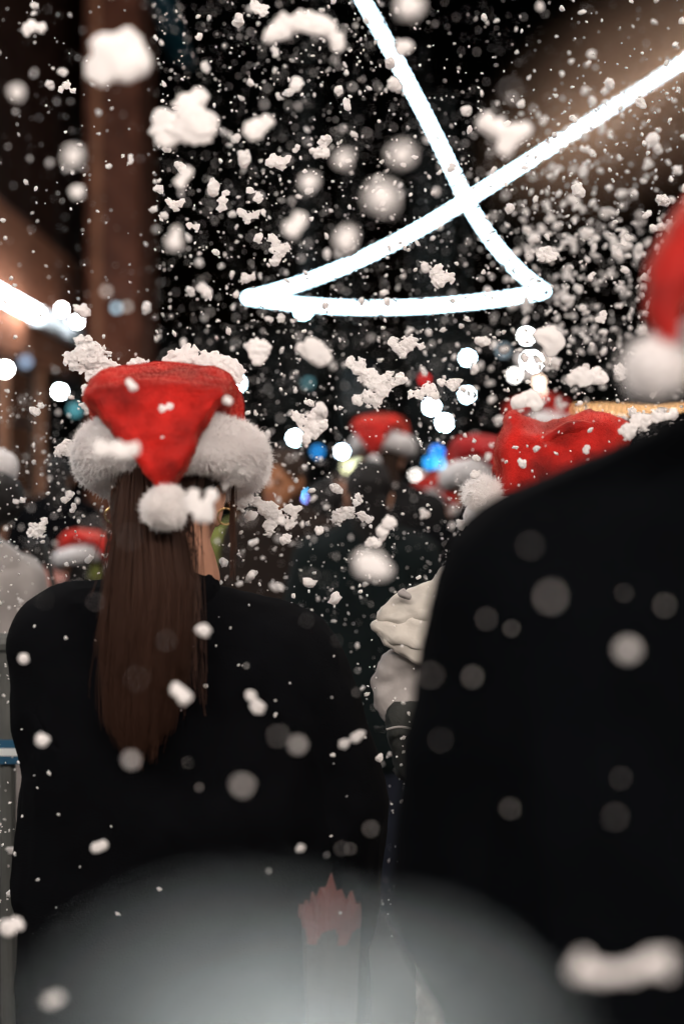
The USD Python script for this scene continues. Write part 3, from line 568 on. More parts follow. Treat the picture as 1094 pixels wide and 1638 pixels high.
for q in (-1, 1):
    e = trimesh.creation.icosphere(2, .012); e.apply_translation(np.array([q * .033, .088, .008]) + hz); obj('eye', e, M['eye'], mn, True)
mo = trimesh.creation.icosphere(2, 1.0); mo.apply_scale((.024, .009, .007)); mo.apply_translation((0, .098, -.055)); obj('mouth', moved(mo, 1, 0, hz), M['lip'], mn, True)
# hat whose point hangs down on the left of the head
def W(x, y, d): return at(x, y, d) - O2
crown2 = loft([((0, 0, .03), .105, .112), ((0, 0, .11), .104, .106), ((-.02, 0, .16), .085, .085)], seed=8)
h2 = obj('hat', moved(crown2, 1, 0, hz), M['velvet'], mn, True, label='red velvet hat with its point hanging beside the head')
flop = [W(1270, 380, 1.32), W(1190, 352, 1.30), W(1138, 372, 1.27), W(1098, 415, 1.25), W(1072, 452, 1.235), W(1062, 495, 1.225), W(1066, 530, 1.22), W(1066, 552, 1.22)]
from scipy.interpolate import PchipInterpolator
tq = np.linspace(0, 7, 40); fl_ = np.stack([PchipInterpolator(range(8), np.array(flop)[:, i])(tq) for i in range(3)], 1)
fr_ = PchipInterpolator(range(8), [.075, .055, .040, .030, .0235, .0165, .0115, .010])(tq)
fm = tube(fl_, fr_, 24); fm = wrinkle(fm.subdivide(), .004, 24, 6); obj('hat_tip', fm, M['velvet'], h2, True)
obj('hat_brim', moved(brim_mesh(R=.102, rr=.034, rz=.036, tilt=.0, zc=.022, seed=5), 1, 0, hz), M['plush'], h2, True)
obj('pompom', pompom_mesh(W(1046, 588, 1.22), .0220, 7), M['plush'], h2, True)
st, wd = fur_on(pompom_mesh(W(1046, 588, 1.22), .0220, 7), 3500, .010, rngf, .1, 3, .0006); curves('pompom_fur', st, wd, M['fur'], h2)

# ------------------------------------------------------------------ person in the cream quilted coat behind the man
DC = 2.72
Hc = at(885, 835, DC)
pc = thing('person', 'person in a cream quilted coat and crumpled red velvet hat, half hidden', 'person', (Hc[0], Hc[1], 0))
O3 = np.array([Hc[0], Hc[1], 0]); sc3 = Hc[2] / HEADZ
obj('body', moved(BODY, sc3), M['skin'], pc, True); obj('trousers', moved(TROUSERS, sc3), M['denim'], pc, True)
for q in SHOES: obj('shoe', moved(q, sc3), M['shoe'], pc, True)
hz3 = np.array([0, 0, Hc[2]])
obj('hair', moved(HAIRS['long'], sc3, 0, hz3), M['hair_dark'], pc, True)
for q in (-1, 1):
    e = trimesh.creation.icosphere(1, .011); e.apply_translation(np.array([q * .031, .083, .008]) + hz3); obj('eye', e, M['eye'], pc, True)
mo = trimesh.creation.icosphere(2, 1.0); mo.apply_scale((.022, .008, .006)); mo.apply_translation((0, .092, -.052)); obj('mouth', moved(mo, 1, 0, hz3), M['lip'], pc, True)
def R3(x, y, d, r): return (at(x, y, d) - O3, r * pxm(d))
def puffs(lobes, seed):
    m = None
    for lb in lobes:
        h_ = hull(*[R3(*q) for q in lb]); m = h_ if m is None else m + h_
    return wrinkle(wrinkle(finish(m, .008, 4), .011, 20, seed), .005, 55, seed + 1)
back = [[(760, 1030, 2.7, 70), (1000, 1030, 2.7, 70), (760, 1300, 2.72, 110), (1000, 1300, 2.72, 110)], [(780, 1300, 2.72, 110), (1000, 1300, 2.72, 110), (780, 1700, 2.72, 115), (1000, 1700, 2.72, 115)]]
coat3 = obj('coat', puffs(back, 3), M['cream'], pc, True)
sh_l = [[(612, 988, 12, ), (640, 957, 9), (702, 936, 11), (725, 965, 26), (640, 990, 16)], [(603, 1000, 11), (632, 1022, 15), (725, 1040, 24), (725, 1000, 24), (640, 995, 14)],
        [(608, 1010, 10), (640, 1042, 9), (725, 1072, 14), (725, 1045, 18), (630, 1020, 10)]]
sh_l = [[(x, y, 2.64, r) for x, y, r in lb] for lb in sh_l]
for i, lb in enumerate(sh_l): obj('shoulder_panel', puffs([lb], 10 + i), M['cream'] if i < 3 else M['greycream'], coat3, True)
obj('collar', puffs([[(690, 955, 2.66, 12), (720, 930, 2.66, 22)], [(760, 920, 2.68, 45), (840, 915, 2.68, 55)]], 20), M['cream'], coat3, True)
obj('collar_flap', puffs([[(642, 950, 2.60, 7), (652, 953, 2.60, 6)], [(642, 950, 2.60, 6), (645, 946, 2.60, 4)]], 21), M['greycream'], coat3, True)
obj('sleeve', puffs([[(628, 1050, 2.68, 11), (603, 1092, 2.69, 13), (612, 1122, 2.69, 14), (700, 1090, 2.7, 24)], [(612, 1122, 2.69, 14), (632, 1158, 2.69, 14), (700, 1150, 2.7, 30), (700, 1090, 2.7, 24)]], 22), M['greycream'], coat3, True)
obj('cuff', puffs([[(640, 1145, 2.675, 22), (680, 1140, 2.675, 22), (655, 1230, 2.69, 24), (700, 1240, 2.69, 30)]], 23), M['greygreen'], coat3, True)
for y in (1170,): obj('cuff_band', tube([at(x, y + (x - 620) * .05 - 8 * math.sin((x - 612) / 60 * 3.1), 2.61) - O3 for x in np.linspace(618, 672, 12)], .0022, 6), M['greycream'], coat3, True)
# crumpled hat
def crumple():
    xs = np.array([792, 797, 803, 818, 845, 876, 910, 945, 975, 1008.]); tp = np.array([745, 690, 672, 659, 667, 680, 667, 654, 661, 690.])
    n1, n2 = 70, 24; V = []; px3 = pxm(2.68)
    for i in range(n1):
        x = 792 + (1008 - 792) * (.5 - .5 * math.cos(math.pi * i / (n1 - 1))); top = np.interp(x, xs, tp); e = math.sqrt(max(1 - ((x - 900) / 109) ** 2, .0))
        for j in range(n2 + 1):
            a = math.pi * (j / n2) ; hgt = (820 - top) * math.sin(a) ** .55; yo = -math.cos(a) * (.035 + .085 * e) * (1 - .25 * math.sin(a) ** 4)
            V.append(at(x, 820 - hgt, 2.70 + yo) - O3)
    F = []
    for i in range(n1 - 1):
        for j in range(n2):
            q = i * (n2 + 1) + j; F += [[q, q + n2 + 1, q + n2 + 2], [q, q + n2 + 2, q + 1]]
    m = trimesh.Trimesh(V, F, process=False); m.fix_normals(); return wrinkle(wrinkle(m, .013, 19, 17), .008, 38, 13)
h3 = obj('hat', crumple(), M['velvet'], pc, True, label='crumpled bright red velvet hat')
fold = [at(x, y, d) - O3 for x, y, d in ((848, 740, 2.645), (862, 714, 2.63), (892, 692, 2.625), (930, 682, 2.63), (958, 692, 2.635), (978, 718, 2.65))]
tq = np.linspace(0, 5, 30); fo = np.stack([PchipInterpolator(range(6), np.array(fold)[:, i])(tq) for i in range(3)], 1)
obj('hat_fold', wrinkle(tube(fo, np.interp(tq, [0, 1, 2.5, 4, 5], [.004, .008, .012, .009, .004]), 20).subdivide(), .006, 24, 15), M['velvet'], h3, True)
st, wd = fur_on(crumple(), 20000, .005, rngf, .0, 3, .0006); curves('velvet_pile', st, wd, M['velvet'], h3)
bmc = moved(brim_mesh(R=.125, rr=.045, rz=.040, tilt=.0, zc=.012, seed=9), 1, 0, hz3); obj('hat_brim', bmc, M['fur'], h3, True)
pmc = pompom_mesh(at(770, 790, 2.62) - O3, .03, 14); obj('pompom', pmc, M['fur'], h3, True)
st, wd = fur_on(pmc, 4000, .014, rngf, .1, 4, .0008); curves('pompom_fur', st, wd, M['fur'], h3)

# ------------------------------------------------------------------ people to the left and in the crowd
# near left: pale quilted jacket, dark hair, white fluffy hat, red scarf
pl, s_ = person('dark-haired person in a pale jacket and whitish hat at the left edge', -52, 815, 3.7, 'collar', 'greycream', 'short', 'hair_black', None, math.radians(60), 'skin2', 'greygreen')
hzl = np.array([0, 0, HEADZ * s_])
obj('hat_brim', moved(brim_mesh(R=.095, rr=.04, rz=.045, tilt=0, zc=.115, seed=15), s_, 0, hzl), M['plush'], pl, True, label='greyish white fluffy hat trim')
obj('hat', moved(loft([((0, 0, .12), .09, .095), ((0, 0, .17), .085, .085), ((0, -.02, .21), .06, .06), ((0, -.04, .225), .02, .02)], seed=3), s_, 0, hzl), M['plush'], pl, True)
bn = ell((-.02, -.13, .03), (.075, .07, .075)); obj('hair_bun', moved(wrinkle(finish(bn, .012, 3), .006, 40, 2), s_, 0, hzl), M['hair_black'], pl, True)
obj('backpack_strap', moved(tube([(.13 + .03 * math.sin(t * 3), -.155 - .03 * math.sin(t * 3.1), 1.52 - .5 * t) for t in np.linspace(0, 1, 16)], .008, 6), s_), M['metal'], pl, True)

crowd = 'people in the crowd'
person('small dark-haired person in a dusty pink coat far behind the left shoulder', 60, 890, 7.5, 'slim', 'pink', 'short', 'hair_black', None, 0.3, 'skin')
t5, s5 = person('child in a red hat and pale hood beside the woman\'s long hair', 128, 908, 6.0, 'puffy', 'charcoal', 'short', 'hair_black', math.radians(40), .4, 'skin2', hat_size=.95)
obj('hood', moved(finish(ell((.07, -.08, -.03), (.05, .05, .05)), .02, 3), s5, 0, (0, 0, HEADZ * s5)), M['lime'], t5, True, label='yellow-green hood')
person('person in a red hat with white trim, alone against the dark middle', 612, 738, 6.2, 'collar', 'charcoal', 'long', 'hair_dark', math.radians(-18), 0, 'skin', hat_size=.88)
person('person in a small red hat below the cluster of blue bulbs', 690, 815, 8.2, 'slim', 'navy', 'short', 'hair_black', math.radians(30), .1, 'skin')
person('person in a dark red hat with white fur left of the velvet hat', 766, 790, 5.2, 'collar', 'black', 'short', 'hair_black', math.radians(25), 0, 'skin', velvet='velvet_dark')
person('person in a red hat far behind the crumpled velvet hat', 872, 705, 7.6, 'slim', 'charcoal', 'short', 'hair_dark', math.radians(-60), 0, 'skin')
person('bareheaded person with a brown face looking over the woman\'s right shoulder', 452, 775, 5.6, 'collar', 'brown', 'short', 'hair_dark', None, math.pi - .5, 'skin2')
tv, sv = person('person in a yellow-green vest just right of the woman\'s neck', 396, 800, 6.2, 'slim', 'lime', 'short', 'hair_black', None, .2, 'skin2')
person('person with a bright face and pink coat, small, right of the woman\'s ear', 430, 795, 8.0, 'slim', 'pink', 'short', 'hair_dark', None, math.pi - .2, 'skin')
person('person in a dark red coat in the crowd by the violet bulb', 488, 838, 7.6, 'collar', 'redcoat', 'short', 'hair_dark', None, math.pi + .4, 'skin2')
person('person facing the camera left of the distant red hat', 545, 790, 9.0, 'slim', 'brown', 'long', 'hair_dark', None, math.pi, 'skin')
person('small person in a red hat facing the camera, right of the blue bulbs', 728, 800, 8.6, 'slim', 'pink', 'short', 'hair_dark', math.radians(150), math.pi + .2, 'skin')
person('person in a brown coat with a raised collar beside the red post', 440, 850, 6.8, 'collar', 'brown', 'short', 'hair_dark', None, math.pi + .3, 'skin2')
person('person in a dark teal coat in the gap between the two front people', 590, 800, 5.0, 'collar', 'teal', 'long', 'hair_black', None, 0, 'skin')
person('person in a charcoal coat behind the gap, left of the teal coat', 520, 820, 6.0, 'slim', 'charcoal', 'short', 'hair_black', None, .1, 'skin')
person('person in a navy coat deep in the crowd under the white bulbs', 650, 835, 7.2, 'slim', 'navy', 'long', 'hair_black', None, -.2, 'skin')
person('person in a black coat far left behind the pale jacket', 92, 770, 8.5, 'collar', 'black', 'long', 'hair_black', None, .2, 'skin2')
rp = thing('marker_post', 'slim dark red post standing in the crowd by the yellow-green vest', 'post', tuple(at(411, 880, 5.9) * [1, 1, 0]))
obj('post', tube([(0, 0, 0), (0, 0, .7), (0, 0, at(411, 850, 5.9)[2])], .035, 10), M['redcoat'], rp); obj('cap', trimesh.creation.icosphere(2, .04), M['redcoat'], rp, True)
UsdGeom.Xformable(stage.GetPrimAtPath('/World/marker_post/cap')).AddTranslateOp().Set(Gf.Vec3d(0, 0, float(at(411, 850, 5.9)[2])))

# steel crowd barrier at the left edge
bp = at(12, 1200, 3.0)
ba = thing('crowd_barrier', 'grey steel crowd barrier with a blue label at the left edge', 'barrier', (bp[0], bp[1], 0))
for x in (-.42, -.28, -.14, 0.0, .05): obj('bar', tube([(x, 0, .18), (x, 0, .6), (x, 0, 1.22)], .017, 10), M['galv'], ba)
for z in (.16, 1.24): obj('rail', tube([(-.6, 0, z), (0, 0, z), (.07, 0, z)], .021, 10), M['galv'], ba)
for x in (-.5, .04): obj('foot', cat([box(x - .025, x + .025, -.22, .22, .006, .03), box(x - .02, x + .02, -.02, .02, .031, .15)]), M['galv'], ba, False)
lz = at(22, 1205, 2.96)
lbp = obj('label', box(.0 - .045 + (lz[0] - bp[0]), (lz[0] - bp[0]) + .03, -.03, -.024, lz[2] - .025, lz[2] + .025), M['bluelabel'], ba, False, label='small blue label with white print')
obj('print', cat([box((lz[0] - bp[0]) - .035 + i * .013, (lz[0] - bp[0]) + .01 + i * .013, -.0325, -.0305, lz[2] - .008, lz[2] + .008) for i in range(1)]), M['whiteprint'], lbp, False)

# pale paper cone with a jagged top, low beside the sweatshirt
pp_ = at(530, 1560, 2.12)
cone = thing('paper_cone', 'pale paper cone with a jagged rose-coloured top, low beside the sweatshirt', 'paper cone', tuple(pp_))
def cone_sheet(z0, z1, r0, r1, jag, n=36, seed=0):
    rg = np.random.default_rng(seed); V = []; F = []
    for rz, z in ((r0, z0), ((r0 + r1) / 2, (z0 + z1) / 2), (r1, z1)):
        for j in range(n):
            a = 2 * math.pi * j / n; rr = rz * (1 + .06 * math.sin(5 * a + z * 40)); zz = z + (jag * (.7 - 1.5 * abs(math.cos(a)) + rg.uniform(-.3, .3) + (.25 if j % 2 else -.25)) if z == z1 else 0)
            V.append((rr * math.cos(a), rr * .5 * math.sin(a), zz))
    for i in range(2):
        for j in range(n):
            q, r_ = i * n + j, i * n + (j + 1) % n; F += [[q, r_, r_ + n], [q, r_ + n, q + n]]
    V = np.array(V); Vi = V * [.93, .9, 1]
    return trimesh.Trimesh(np.vstack([V, Vi]), F + [[a + len(V), c + len(V), b_ + len(V)] for a, b_, c in F], process=False)
obj('cone', cone_sheet(-.22, .075, .03, .042, .004, 36, 1), M['paper'], cone, False)
obj('jagged_top', cone_sheet(.05, .118, .040, .047, .028, 36, 2), M['paper_red'], cone, False)

# ------------------------------------------------------------------ foam snow
rng = np.random.default_rng(77)
def surface_nets(f, o, h):
    """Smooth triangles on the zero level of the sampled field f (positive inside)."""
    ins = f > 0; nx, ny, nz = f.shape
    c = [ins[a:nx - 1 + a, b_:ny - 1 + b_, c_:nz - 1 + c_] for a in (0, 1) for b_ in (0, 1) for c_ in (0, 1)]
    tot = sum(x.astype(np.int8) for x in c); act = (tot > 0) & (tot < 8); idx = np.full(act.shape, -1); ii = np.argwhere(act); idx[act] = np.arange(len(ii))
    acc = np.zeros((len(ii), 3)); cnt = np.zeros(len(ii)); corner = np.array([(a, b_, c_) for a in (0, 1) for b_ in (0, 1) for c_ in (0, 1)])
    for a in range(8):
        for b_ in range(a + 1, 8):
            if abs(corner[a] - corner[b_]).sum() != 1: continue
            fa, fb = f[tuple((ii + corner[a]).T)], f[tuple((ii + corner[b_]).T)]; m = (fa > 0) != (fb > 0)
            t = np.where(m, fa / np.where(m, fa - fb, 1), 0); acc += m[:, None] * (corner[a] + t[:, None] * (corner[b_] - corner[a])); cnt += m
    V = o + h * (ii + acc / cnt[:, None]); Q = []
    for ax in range(3):
        u, v = [(1, 2), (2, 0), (0, 1)][ax]
        sl0 = [slice(1, -1)] * 3; sl1 = list(sl0); sl0[ax] = slice(0, -1); sl1[ax] = slice(1, None)
        A_, B_ = ins[tuple(sl0)], ins[tuple(sl1)]; e = np.argwhere(A_ != B_); off = np.ones(3, int); off[ax] = 0; e = e + off
        if not len(e): continue
        up = ins[tuple(e.T)]; du, dv = np.eye(3, dtype=int)[u], np.eye(3, dtype=int)[v]
        q = np.stack([idx[tuple((e - du - dv).T)], idx[tuple((e - dv).T)], idx[tuple(e.T)], idx[tuple((e - du).T)]], 1); q[~up] = q[~up][:, ::-1]; Q.append(q)
    Q = np.vstack(Q); return trimesh.Trimesh(V, np.vstack([Q[:, :3], Q[:, [0, 2, 3]]]), process=False)
def foam(blobs, seed, res=4.5, crumb=1.0):
    """A clump of foam: balls (x, y, z, r) run together, their skin broken up into crumbs by noise."""
    b_ = np.array(blobs, float); rm = np.median(b_[:, 3]); h = rm / res; pad = b_[:, 3].max() * .6
    lo_, hi_ = (b_[:, :3] - b_[:, 3:]).min(0) - pad, (b_[:, :3] + b_[:, 3:]).max(0) + pad
    n = np.ceil((hi_ - lo_) / h).astype(int) + 1
    g = np.stack(np.meshgrid(*[np.arange(k) for k in n], indexing='ij'), -1) * h + lo_
    f = np.zeros(n)
    for x, y, z, r in b_:
        f += np.exp(-3.2 * (np.linalg.norm(g - (x, y, z), axis=-1) / r - 1))
    f = np.log(f + 1e-30) / 3.2
    q = g / rm + seed % 97
    f += crumb * (.85 * (meshkit.noise(q * .9, seed) - .5) + .75 * (meshkit.noise(q * 1.9, seed + 1) - .5) + .42 * (meshkit.noise(q * 3.9, seed + 2) - .5))
    f[[0, -1]] = -1; f[:, [0, -1]] = -1; f[:, :, [0, -1]] = -1
    m = surface_nets(f, lo_, h); parts = m.split(only_watertight=False)
    return max(parts, key=lambda p: len(p.faces)) if len(parts) > 1 else m
def placed_flake(label, pts, d, name='snow_clump', group=None, fine=1, seed=None, category='snow clump'):
    flat = .5 if fine else 1.0
    seed = len(label) * 31 + int(pts[0][0]) if seed is None else seed
    rg = np.random.default_rng(seed); p0 = at(np.mean([q[0] for q in pts]), np.mean([q[1] for q in pts]), d); s = pxm(d); bl = []
    for x, y, r in pts:
        q = at(x, y, d) - p0; bl.append((q[0], q[1] + rg.normal(0, .5) * r * s, q[2], r * s * (1.16 if fine else 1.0)))
    m = foam(bl, seed, 6.0 if fine > 1 else 3.5, 1.25 if fine > 1 else .8 if fine else .35); m.vertices = m.vertices * np.array([1, flat, 1]); pth = f'/World/{numbered("/World", name)}'
    pr = usdkit.mesh(stage, pth, m, M['foam' if fine else 'foam_blue'], True); UsdGeom.Xformable(pr).AddTranslateOp().Set(Gf.Vec3d(*map(float, p0)))
    return tag(pr, label, category, group)
HATSNOW = [
    ('white foam heaped on the left corner of the woman\'s hat', [(135, 562, 17), (118, 576, 10), (112, 578, 7), (150, 575, 16), (160, 592, 11), (176, 585, 9), (190, 591, 7), (146, 600, 9)], 2.40),
    ('flat white foam patch on the middle of the woman\'s hat top', [(214, 588, 8), (232, 586, 8), (224, 584, 7)], 2.36),
    ('white foam heaped on the right corner of the woman\'s hat', [(279, 576, 13), (297, 561, 7), (305, 570, 11), (325, 575, 12), (345, 579, 12), (362, 585, 11), (376, 592, 10), (311, 558, 5), (383, 606, 7), (386, 640, 6)], 2.40),
    ('white foam clinging to the left side of the woman\'s hat above the trim', [(140, 628, 9), (151, 645, 12), (139, 651, 7), (156, 660, 7)], 2.38),
    ('white foam on the black jacket collar under the blurred pompom', [(1005, 690, 10), (1030, 672, 10), (1052, 664, 9), (1075, 662, 8), (985, 655, 9), (1000, 640, 9), (1020, 668, 7)], 2.2)]
for lab, pts, d in HATSNOW: placed_flake(lab, pts, d, fine=2)
BIG = [
    ('large soft foam flake before the dark wall, biggest at the upper left', [(165, 76, 22), (199, 52, 11), (214, 92, 24), (166, 106, 23), (203, 110, 22), (190, 80, 22)], 1.5),
    ('large star-shaped foam flake at the right edge of the pillar', [(256, 186, 10), (262, 205, 19), (264, 223, 11), (300, 172, 17), (321, 150, 10), (318, 200, 22), (298, 205, 18), (340, 188, 7)], 1.8),
    ('arched foam flake high in the black sky', [(430, 56, 10), (455, 41, 15), (480, 32, 15), (508, 40, 13), (526, 38, 11), (540, 66, 12)], 1.75),
    ('heart-shaped foam flake below the arched flake', [(401, 205, 9), (414, 202, 11), (428, 192, 8), (406, 216, 8)], 1.78),
    ('bird-shaped foam flake before the dark wall top left', [(48, 40, 8), (66, 45, 7), (42, 50, 5)], 1.95),
    ('small sharp wavy foam flake on the dark wall', [(98, 142, 4), (108, 136, 5), (118, 145, 4), (131, 152, 5)], 2.5),
    ('soft round foam ball on the dark wall, left of the wavy flake', [(26, 147, 10)], 1.35),
    ('soft round foam ball on the dark wall, lower one', [(117, 248, 13)], 1.25),
    ('soft egg-shaped foam ball on the dark wall beside the pillar foot', [(121, 306, 8), (127, 308, 6)], 1.55),
    ('blurred curved foam flake right of the pillar', [(289, 291, 8), (300, 276, 8)], 1.75),
    ('sharp shell-shaped foam flake left of the middle of the sky', [(437, 256, 9), (448, 260, 8), (460, 251, 4)], 2.55),
    ('wide soft foam flake between the shell-shaped one and the rope', [(505, 241, 7), (519, 241, 7)], 2.25),
    ('soft foam ball in the sky left of the rope', [(550, 254, 12)], 1.3),
    ('soft foam ball under the shell-shaped flake', [(495, 287, 11), (492, 296, 7)], 1.4),
    ('oval foam flake under the arched flake', [(475, 132, 8), (473, 138, 6)], 2.05),
    ('foam crumb pair at the top edge of the sky', [(410, 8, 7), (421, 14, 7)], 2.35),
    ('big blurred foam ball left of where the ropes cross', [(611, 315, 17)], 1.05),
    ('big blurred foam ball right of the rope', [(641, 246, 16)], 1.12),
    ('blurred foam ball at the very top beside the rope', [(656, 8, 16), (650, 2, 10)], 1.25),
    ('foam clump touching the steep rope near its top', [(634, 52, 10), (646, 74, 11)], 1.7),
    ('large lobed foam flake above the right rope', [(779, 194, 14), (798, 204, 15), (815, 215, 15), (808, 236, 12), (838, 208, 11), (855, 226, 7)], 1.6),
    ('sharp three-lobed foam flake left of the rope tip', [(385, 340, 5), (395, 348, 6), (410, 344, 6)], 2.6),
    ('sharp ragged foam flake just above the left rope tip', [(435, 380, 5), (440, 390, 6), (450, 401, 8), (459, 395, 5)], 2.6),
    ('narrow upright foam flake in the sky right of the pillar', [(361, 308, 5), (356, 320, 6), (353, 331, 5)], 2.6),
    ('sharp foam pair left of the ragged flake', [(400, 304, 5), (415, 316, 6)], 2.55),
    ('drop-shaped blurred foam flake right of the pillar', [(282, 370, 7), (280, 387, 11)], 1.5),
    ('blurred kidney-shaped foam flake above the left rope', [(464, 361, 10), (478, 349, 10), (470, 371, 8)], 1.55),
    ('blurred foam ball resting above the left rope', [(556, 378, 15), (552, 392, 10)], 1.3),
    ('foam flake shaped like a boat beside the pillar edge', [(270, 322, 4), (280, 328, 7), (291, 322, 4)], 2.45),
    ('thin slanted foam flake beside the pillar edge', [(303, 360, 4), (315, 364, 5)], 2.45),
    ('soft slanted foam flake left of the rope tip', [(322, 459, 6), (332, 468, 7)], 1.95),
    ('sharp foam flake touching the left rope tip', [(394, 446, 7), (404, 440, 5)], 2.75),
    ('broken foam flake under the left rope tip', [(408, 550, 9), (420, 560, 12), (412, 576, 7), (402, 560, 7)], 2.15),
    ('large soft foam flake under the bottom rope', [(480, 555, 8), (500, 556, 13), (518, 571, 11), (502, 570, 10)], 1.95),
    ('largest sharp branching foam flake in the middle of the picture', [(558, 577, 6), (574, 588, 9), (588, 600, 10), (602, 612, 10), (621, 610, 9), (640, 607, 7), (611, 628, 9), (590, 632, 9), (570, 640, 7), (551, 631, 5), (601, 646, 8), (580, 580, 5)], 2.68),
    ('sharp crumbly foam flake just under the bottom rope', [(629, 547, 7), (642, 555, 9), (656, 547, 8), (645, 565, 5), (673, 553, 5)], 2.65),
    ('hooked foam flake over the white bulbs', [(656, 631, 5), (671, 630, 7), (687, 621, 8), (694, 635, 6)], 2.5),
    ('two-part foam flake right of the hooked flake', [(705, 610, 5), (724, 614, 8), (733, 610, 6)], 2.5),
    ('sharp rounded foam flake inside the light figure', [(697, 435, 7), (705, 447, 9), (719, 442, 7), (700, 428, 5)], 2.5),
    ('slanted foam flake beside the white bulb right of the hat', [(478, 668, 8), (506, 663, 8), (500, 684, 12), (513, 680, 7), (490, 701, 6)], 2.3),
    ('large crumbly foam flake right of the woman\'s ear', [(385, 806, 8), (398, 797, 8), (412, 803, 7), (430, 815, 12), (441, 830, 10), (430, 846, 8), (462, 818, 7), (470, 826, 6), (464, 840, 6), (476, 812, 5)], 2.4),
    ('sharp forked foam flake in the middle above the teal coat', [(540, 825, 9), (555, 821, 8), (568, 805, 5), (573, 794, 4), (580, 825, 6), (591, 832, 5)], 2.6),
    ('soft bent foam flake right of the forked flake', [(612, 851, 8), (622, 836, 9), (640, 830, 8), (656, 841, 7)], 2.1),
    ('big blurred foam ball above the cream coat', [(586, 900, 17), (609, 911, 16)], 1.3),
    ('wide foam flake left of the blurred pompom', [(915, 607, 9), (932, 602, 12), (950, 598, 11), (966, 603, 8)], 2.2),
    ('thick foam flake beside the largest street lamp', [(870, 536, 13), (886, 545, 13), (880, 559, 9)], 2.15),
    ('foam flake over the orange bulbs above the velvet hat', [(830, 641, 11), (848, 636, 11), (860, 647, 9)], 2.2),
    ('foam flake right of the light figure tip', [(868, 408, 8), (883, 410, 7), (876, 400, 6)], 2.4),
    ('sharp oval foam flake right of the light figure', [(996, 387, 5), (1003, 380, 5)], 2.6),
    ('sharp foam flake left of the hanging hat point', [(958, 511, 5), (966, 504, 5)], 2.6),
    ('small foam flake beside the pompom, left', [(990, 590, 7), (993, 600, 5)], 2.3),
    ('foam flake shaped like a duck left of the long hair', [(57, 850, 9), (71, 834, 5), (66, 843, 6)], 2.35),
    ('sharp ragged foam flake left of the fur trim', [(97, 718, 7), (110, 712, 6), (112, 722, 5)], 2.5),
    ('small sharp foam flake under the ragged one left of the trim', [(105, 799, 5), (116, 791, 3)], 2.5),
    ('blurred foam clump beside the woman\'s pompom', [(308, 800, 14), (330, 820, 14), (340, 790, 10)], 1.75),
    ('blurred foam bar across the left fur trim', [(160, 716, 11), (188, 720, 12), (214, 718, 10)], 1.6),
    ('slanted blurred foam flake on the red hat, right side', [(345, 656, 6), (364, 640, 6)], 1.85),
    ('bow-shaped foam flake on the middle of the red hat', [(244, 655, 5), (260, 653, 5), (271, 650, 5)], 2.02),
    ('foam flake on the upper left of the red hat', [(205, 609, 4), (212, 619, 7)], 1.9),
    ('bright slanted foam flake at the edge of the long hair', [(281, 1104, 8), (294, 1117, 10)], 1.65),
    ('foam flake with two lobes on the black back', [(401, 1114, 7), (412, 1132, 10)], 1.8),
    ('branching foam flake on the black sleeve', [(551, 1191, 7), (569, 1181, 7), (579, 1174, 5)], 1.9),
    ('blurred foam ball on the black jacket, largest on the right', [(1004, 1040, 10)], .95),
    ('dim wide blurred foam flake on the black jacket', [(880, 955, 6), (896, 944, 5)], .8),
    ('dim foam ball on the black back under the branching flake', [(476, 1191, 6)], 1.15),
    ('dim big foam ball low on the black back', [(388, 1257, 7)], 1.0),
    ('dim foam ball under the end of the long hair', [(209, 1216, 6)], 1.15),
    ('small slanted foam flake low on the black back', [(154, 1357, 7), (166, 1352, 7)], 1.85),
    ('blurred three-cornered foam flake low on the black jacket', [(820, 1394, 10), (835, 1398, 10), (840, 1384, 7)], 1.45),
    ('wide blurred foam bar at the lower right', [(926, 1556, 11), (932, 1534, 8), (948, 1556, 10), (968, 1560, 11), (990, 1560, 11), (1012, 1556, 11), (1034, 1546, 12), (1050, 1532, 8), (1064, 1552, 10), (1066, 1530, 7)], .85),
    ('blurred foam flake cut by the right edge', [(1083, 760, 15), (1090, 785, 13)], 1.4),
    ('foam flake on the lower left edge before the barrier', [(12, 1485, 11), (30, 1479, 8)], 1.7),
    ('dim blurred foam flake in the bottom left corner', [(80, 1604, 8), (92, 1596, 6)], 1.15),
    ('soft foam flake on the hair edge at shoulder height', [(326, 1010, 10)], 1.75),
    ('dim foam flake on the black jacket, middle right', [(1015, 1188, 10), (1032, 1184, 9)], 1.4),
    ('small foam flake pair on the left sleeve', [(63, 1160, 8), (67, 1185, 9)], 1.75),
    ('small foam flake high on the left sleeve', [(38, 1055, 8)], 1.9),
    ('foam crumbs low in the middle of the black back', [(480, 1358, 6), (570, 1390, 6)], 1.9),
]
for lab, pts, d in BIG: placed_flake(lab, pts, d, fine=2 if 2.2 < d else 1)
# two foam lumps right before the lens
LENS = [('very blurred pale foam lump at the bottom, left of the paper cone, nearest the lens', [(420, 1759, 80), (330, 1769, 66)], .10), ('very blurred pale foam lump at the bottom, left of the paper cone, widest', [(440, 1709, 76), (360, 1724, 72), (270, 1744, 45)], .14),
    ('very blurred pale foam lump at the bottom, left of the paper cone, smallest', [(400, 1664, 48), (470, 1674, 43), (330, 1679, 36)], .20), ('very blurred pale foam lump at the bottom, right of the paper cone, larger', [(620, 1749, 70), (690, 1764, 50)], .12),
    ('very blurred pale foam lump at the bottom, right of the paper cone, smaller', [(650, 1679, 46), (600, 1684, 42), (690, 1694, 34)], .20)]
for lab, pts, d in LENS: placed_flake(lab, pts, d, fine=0)

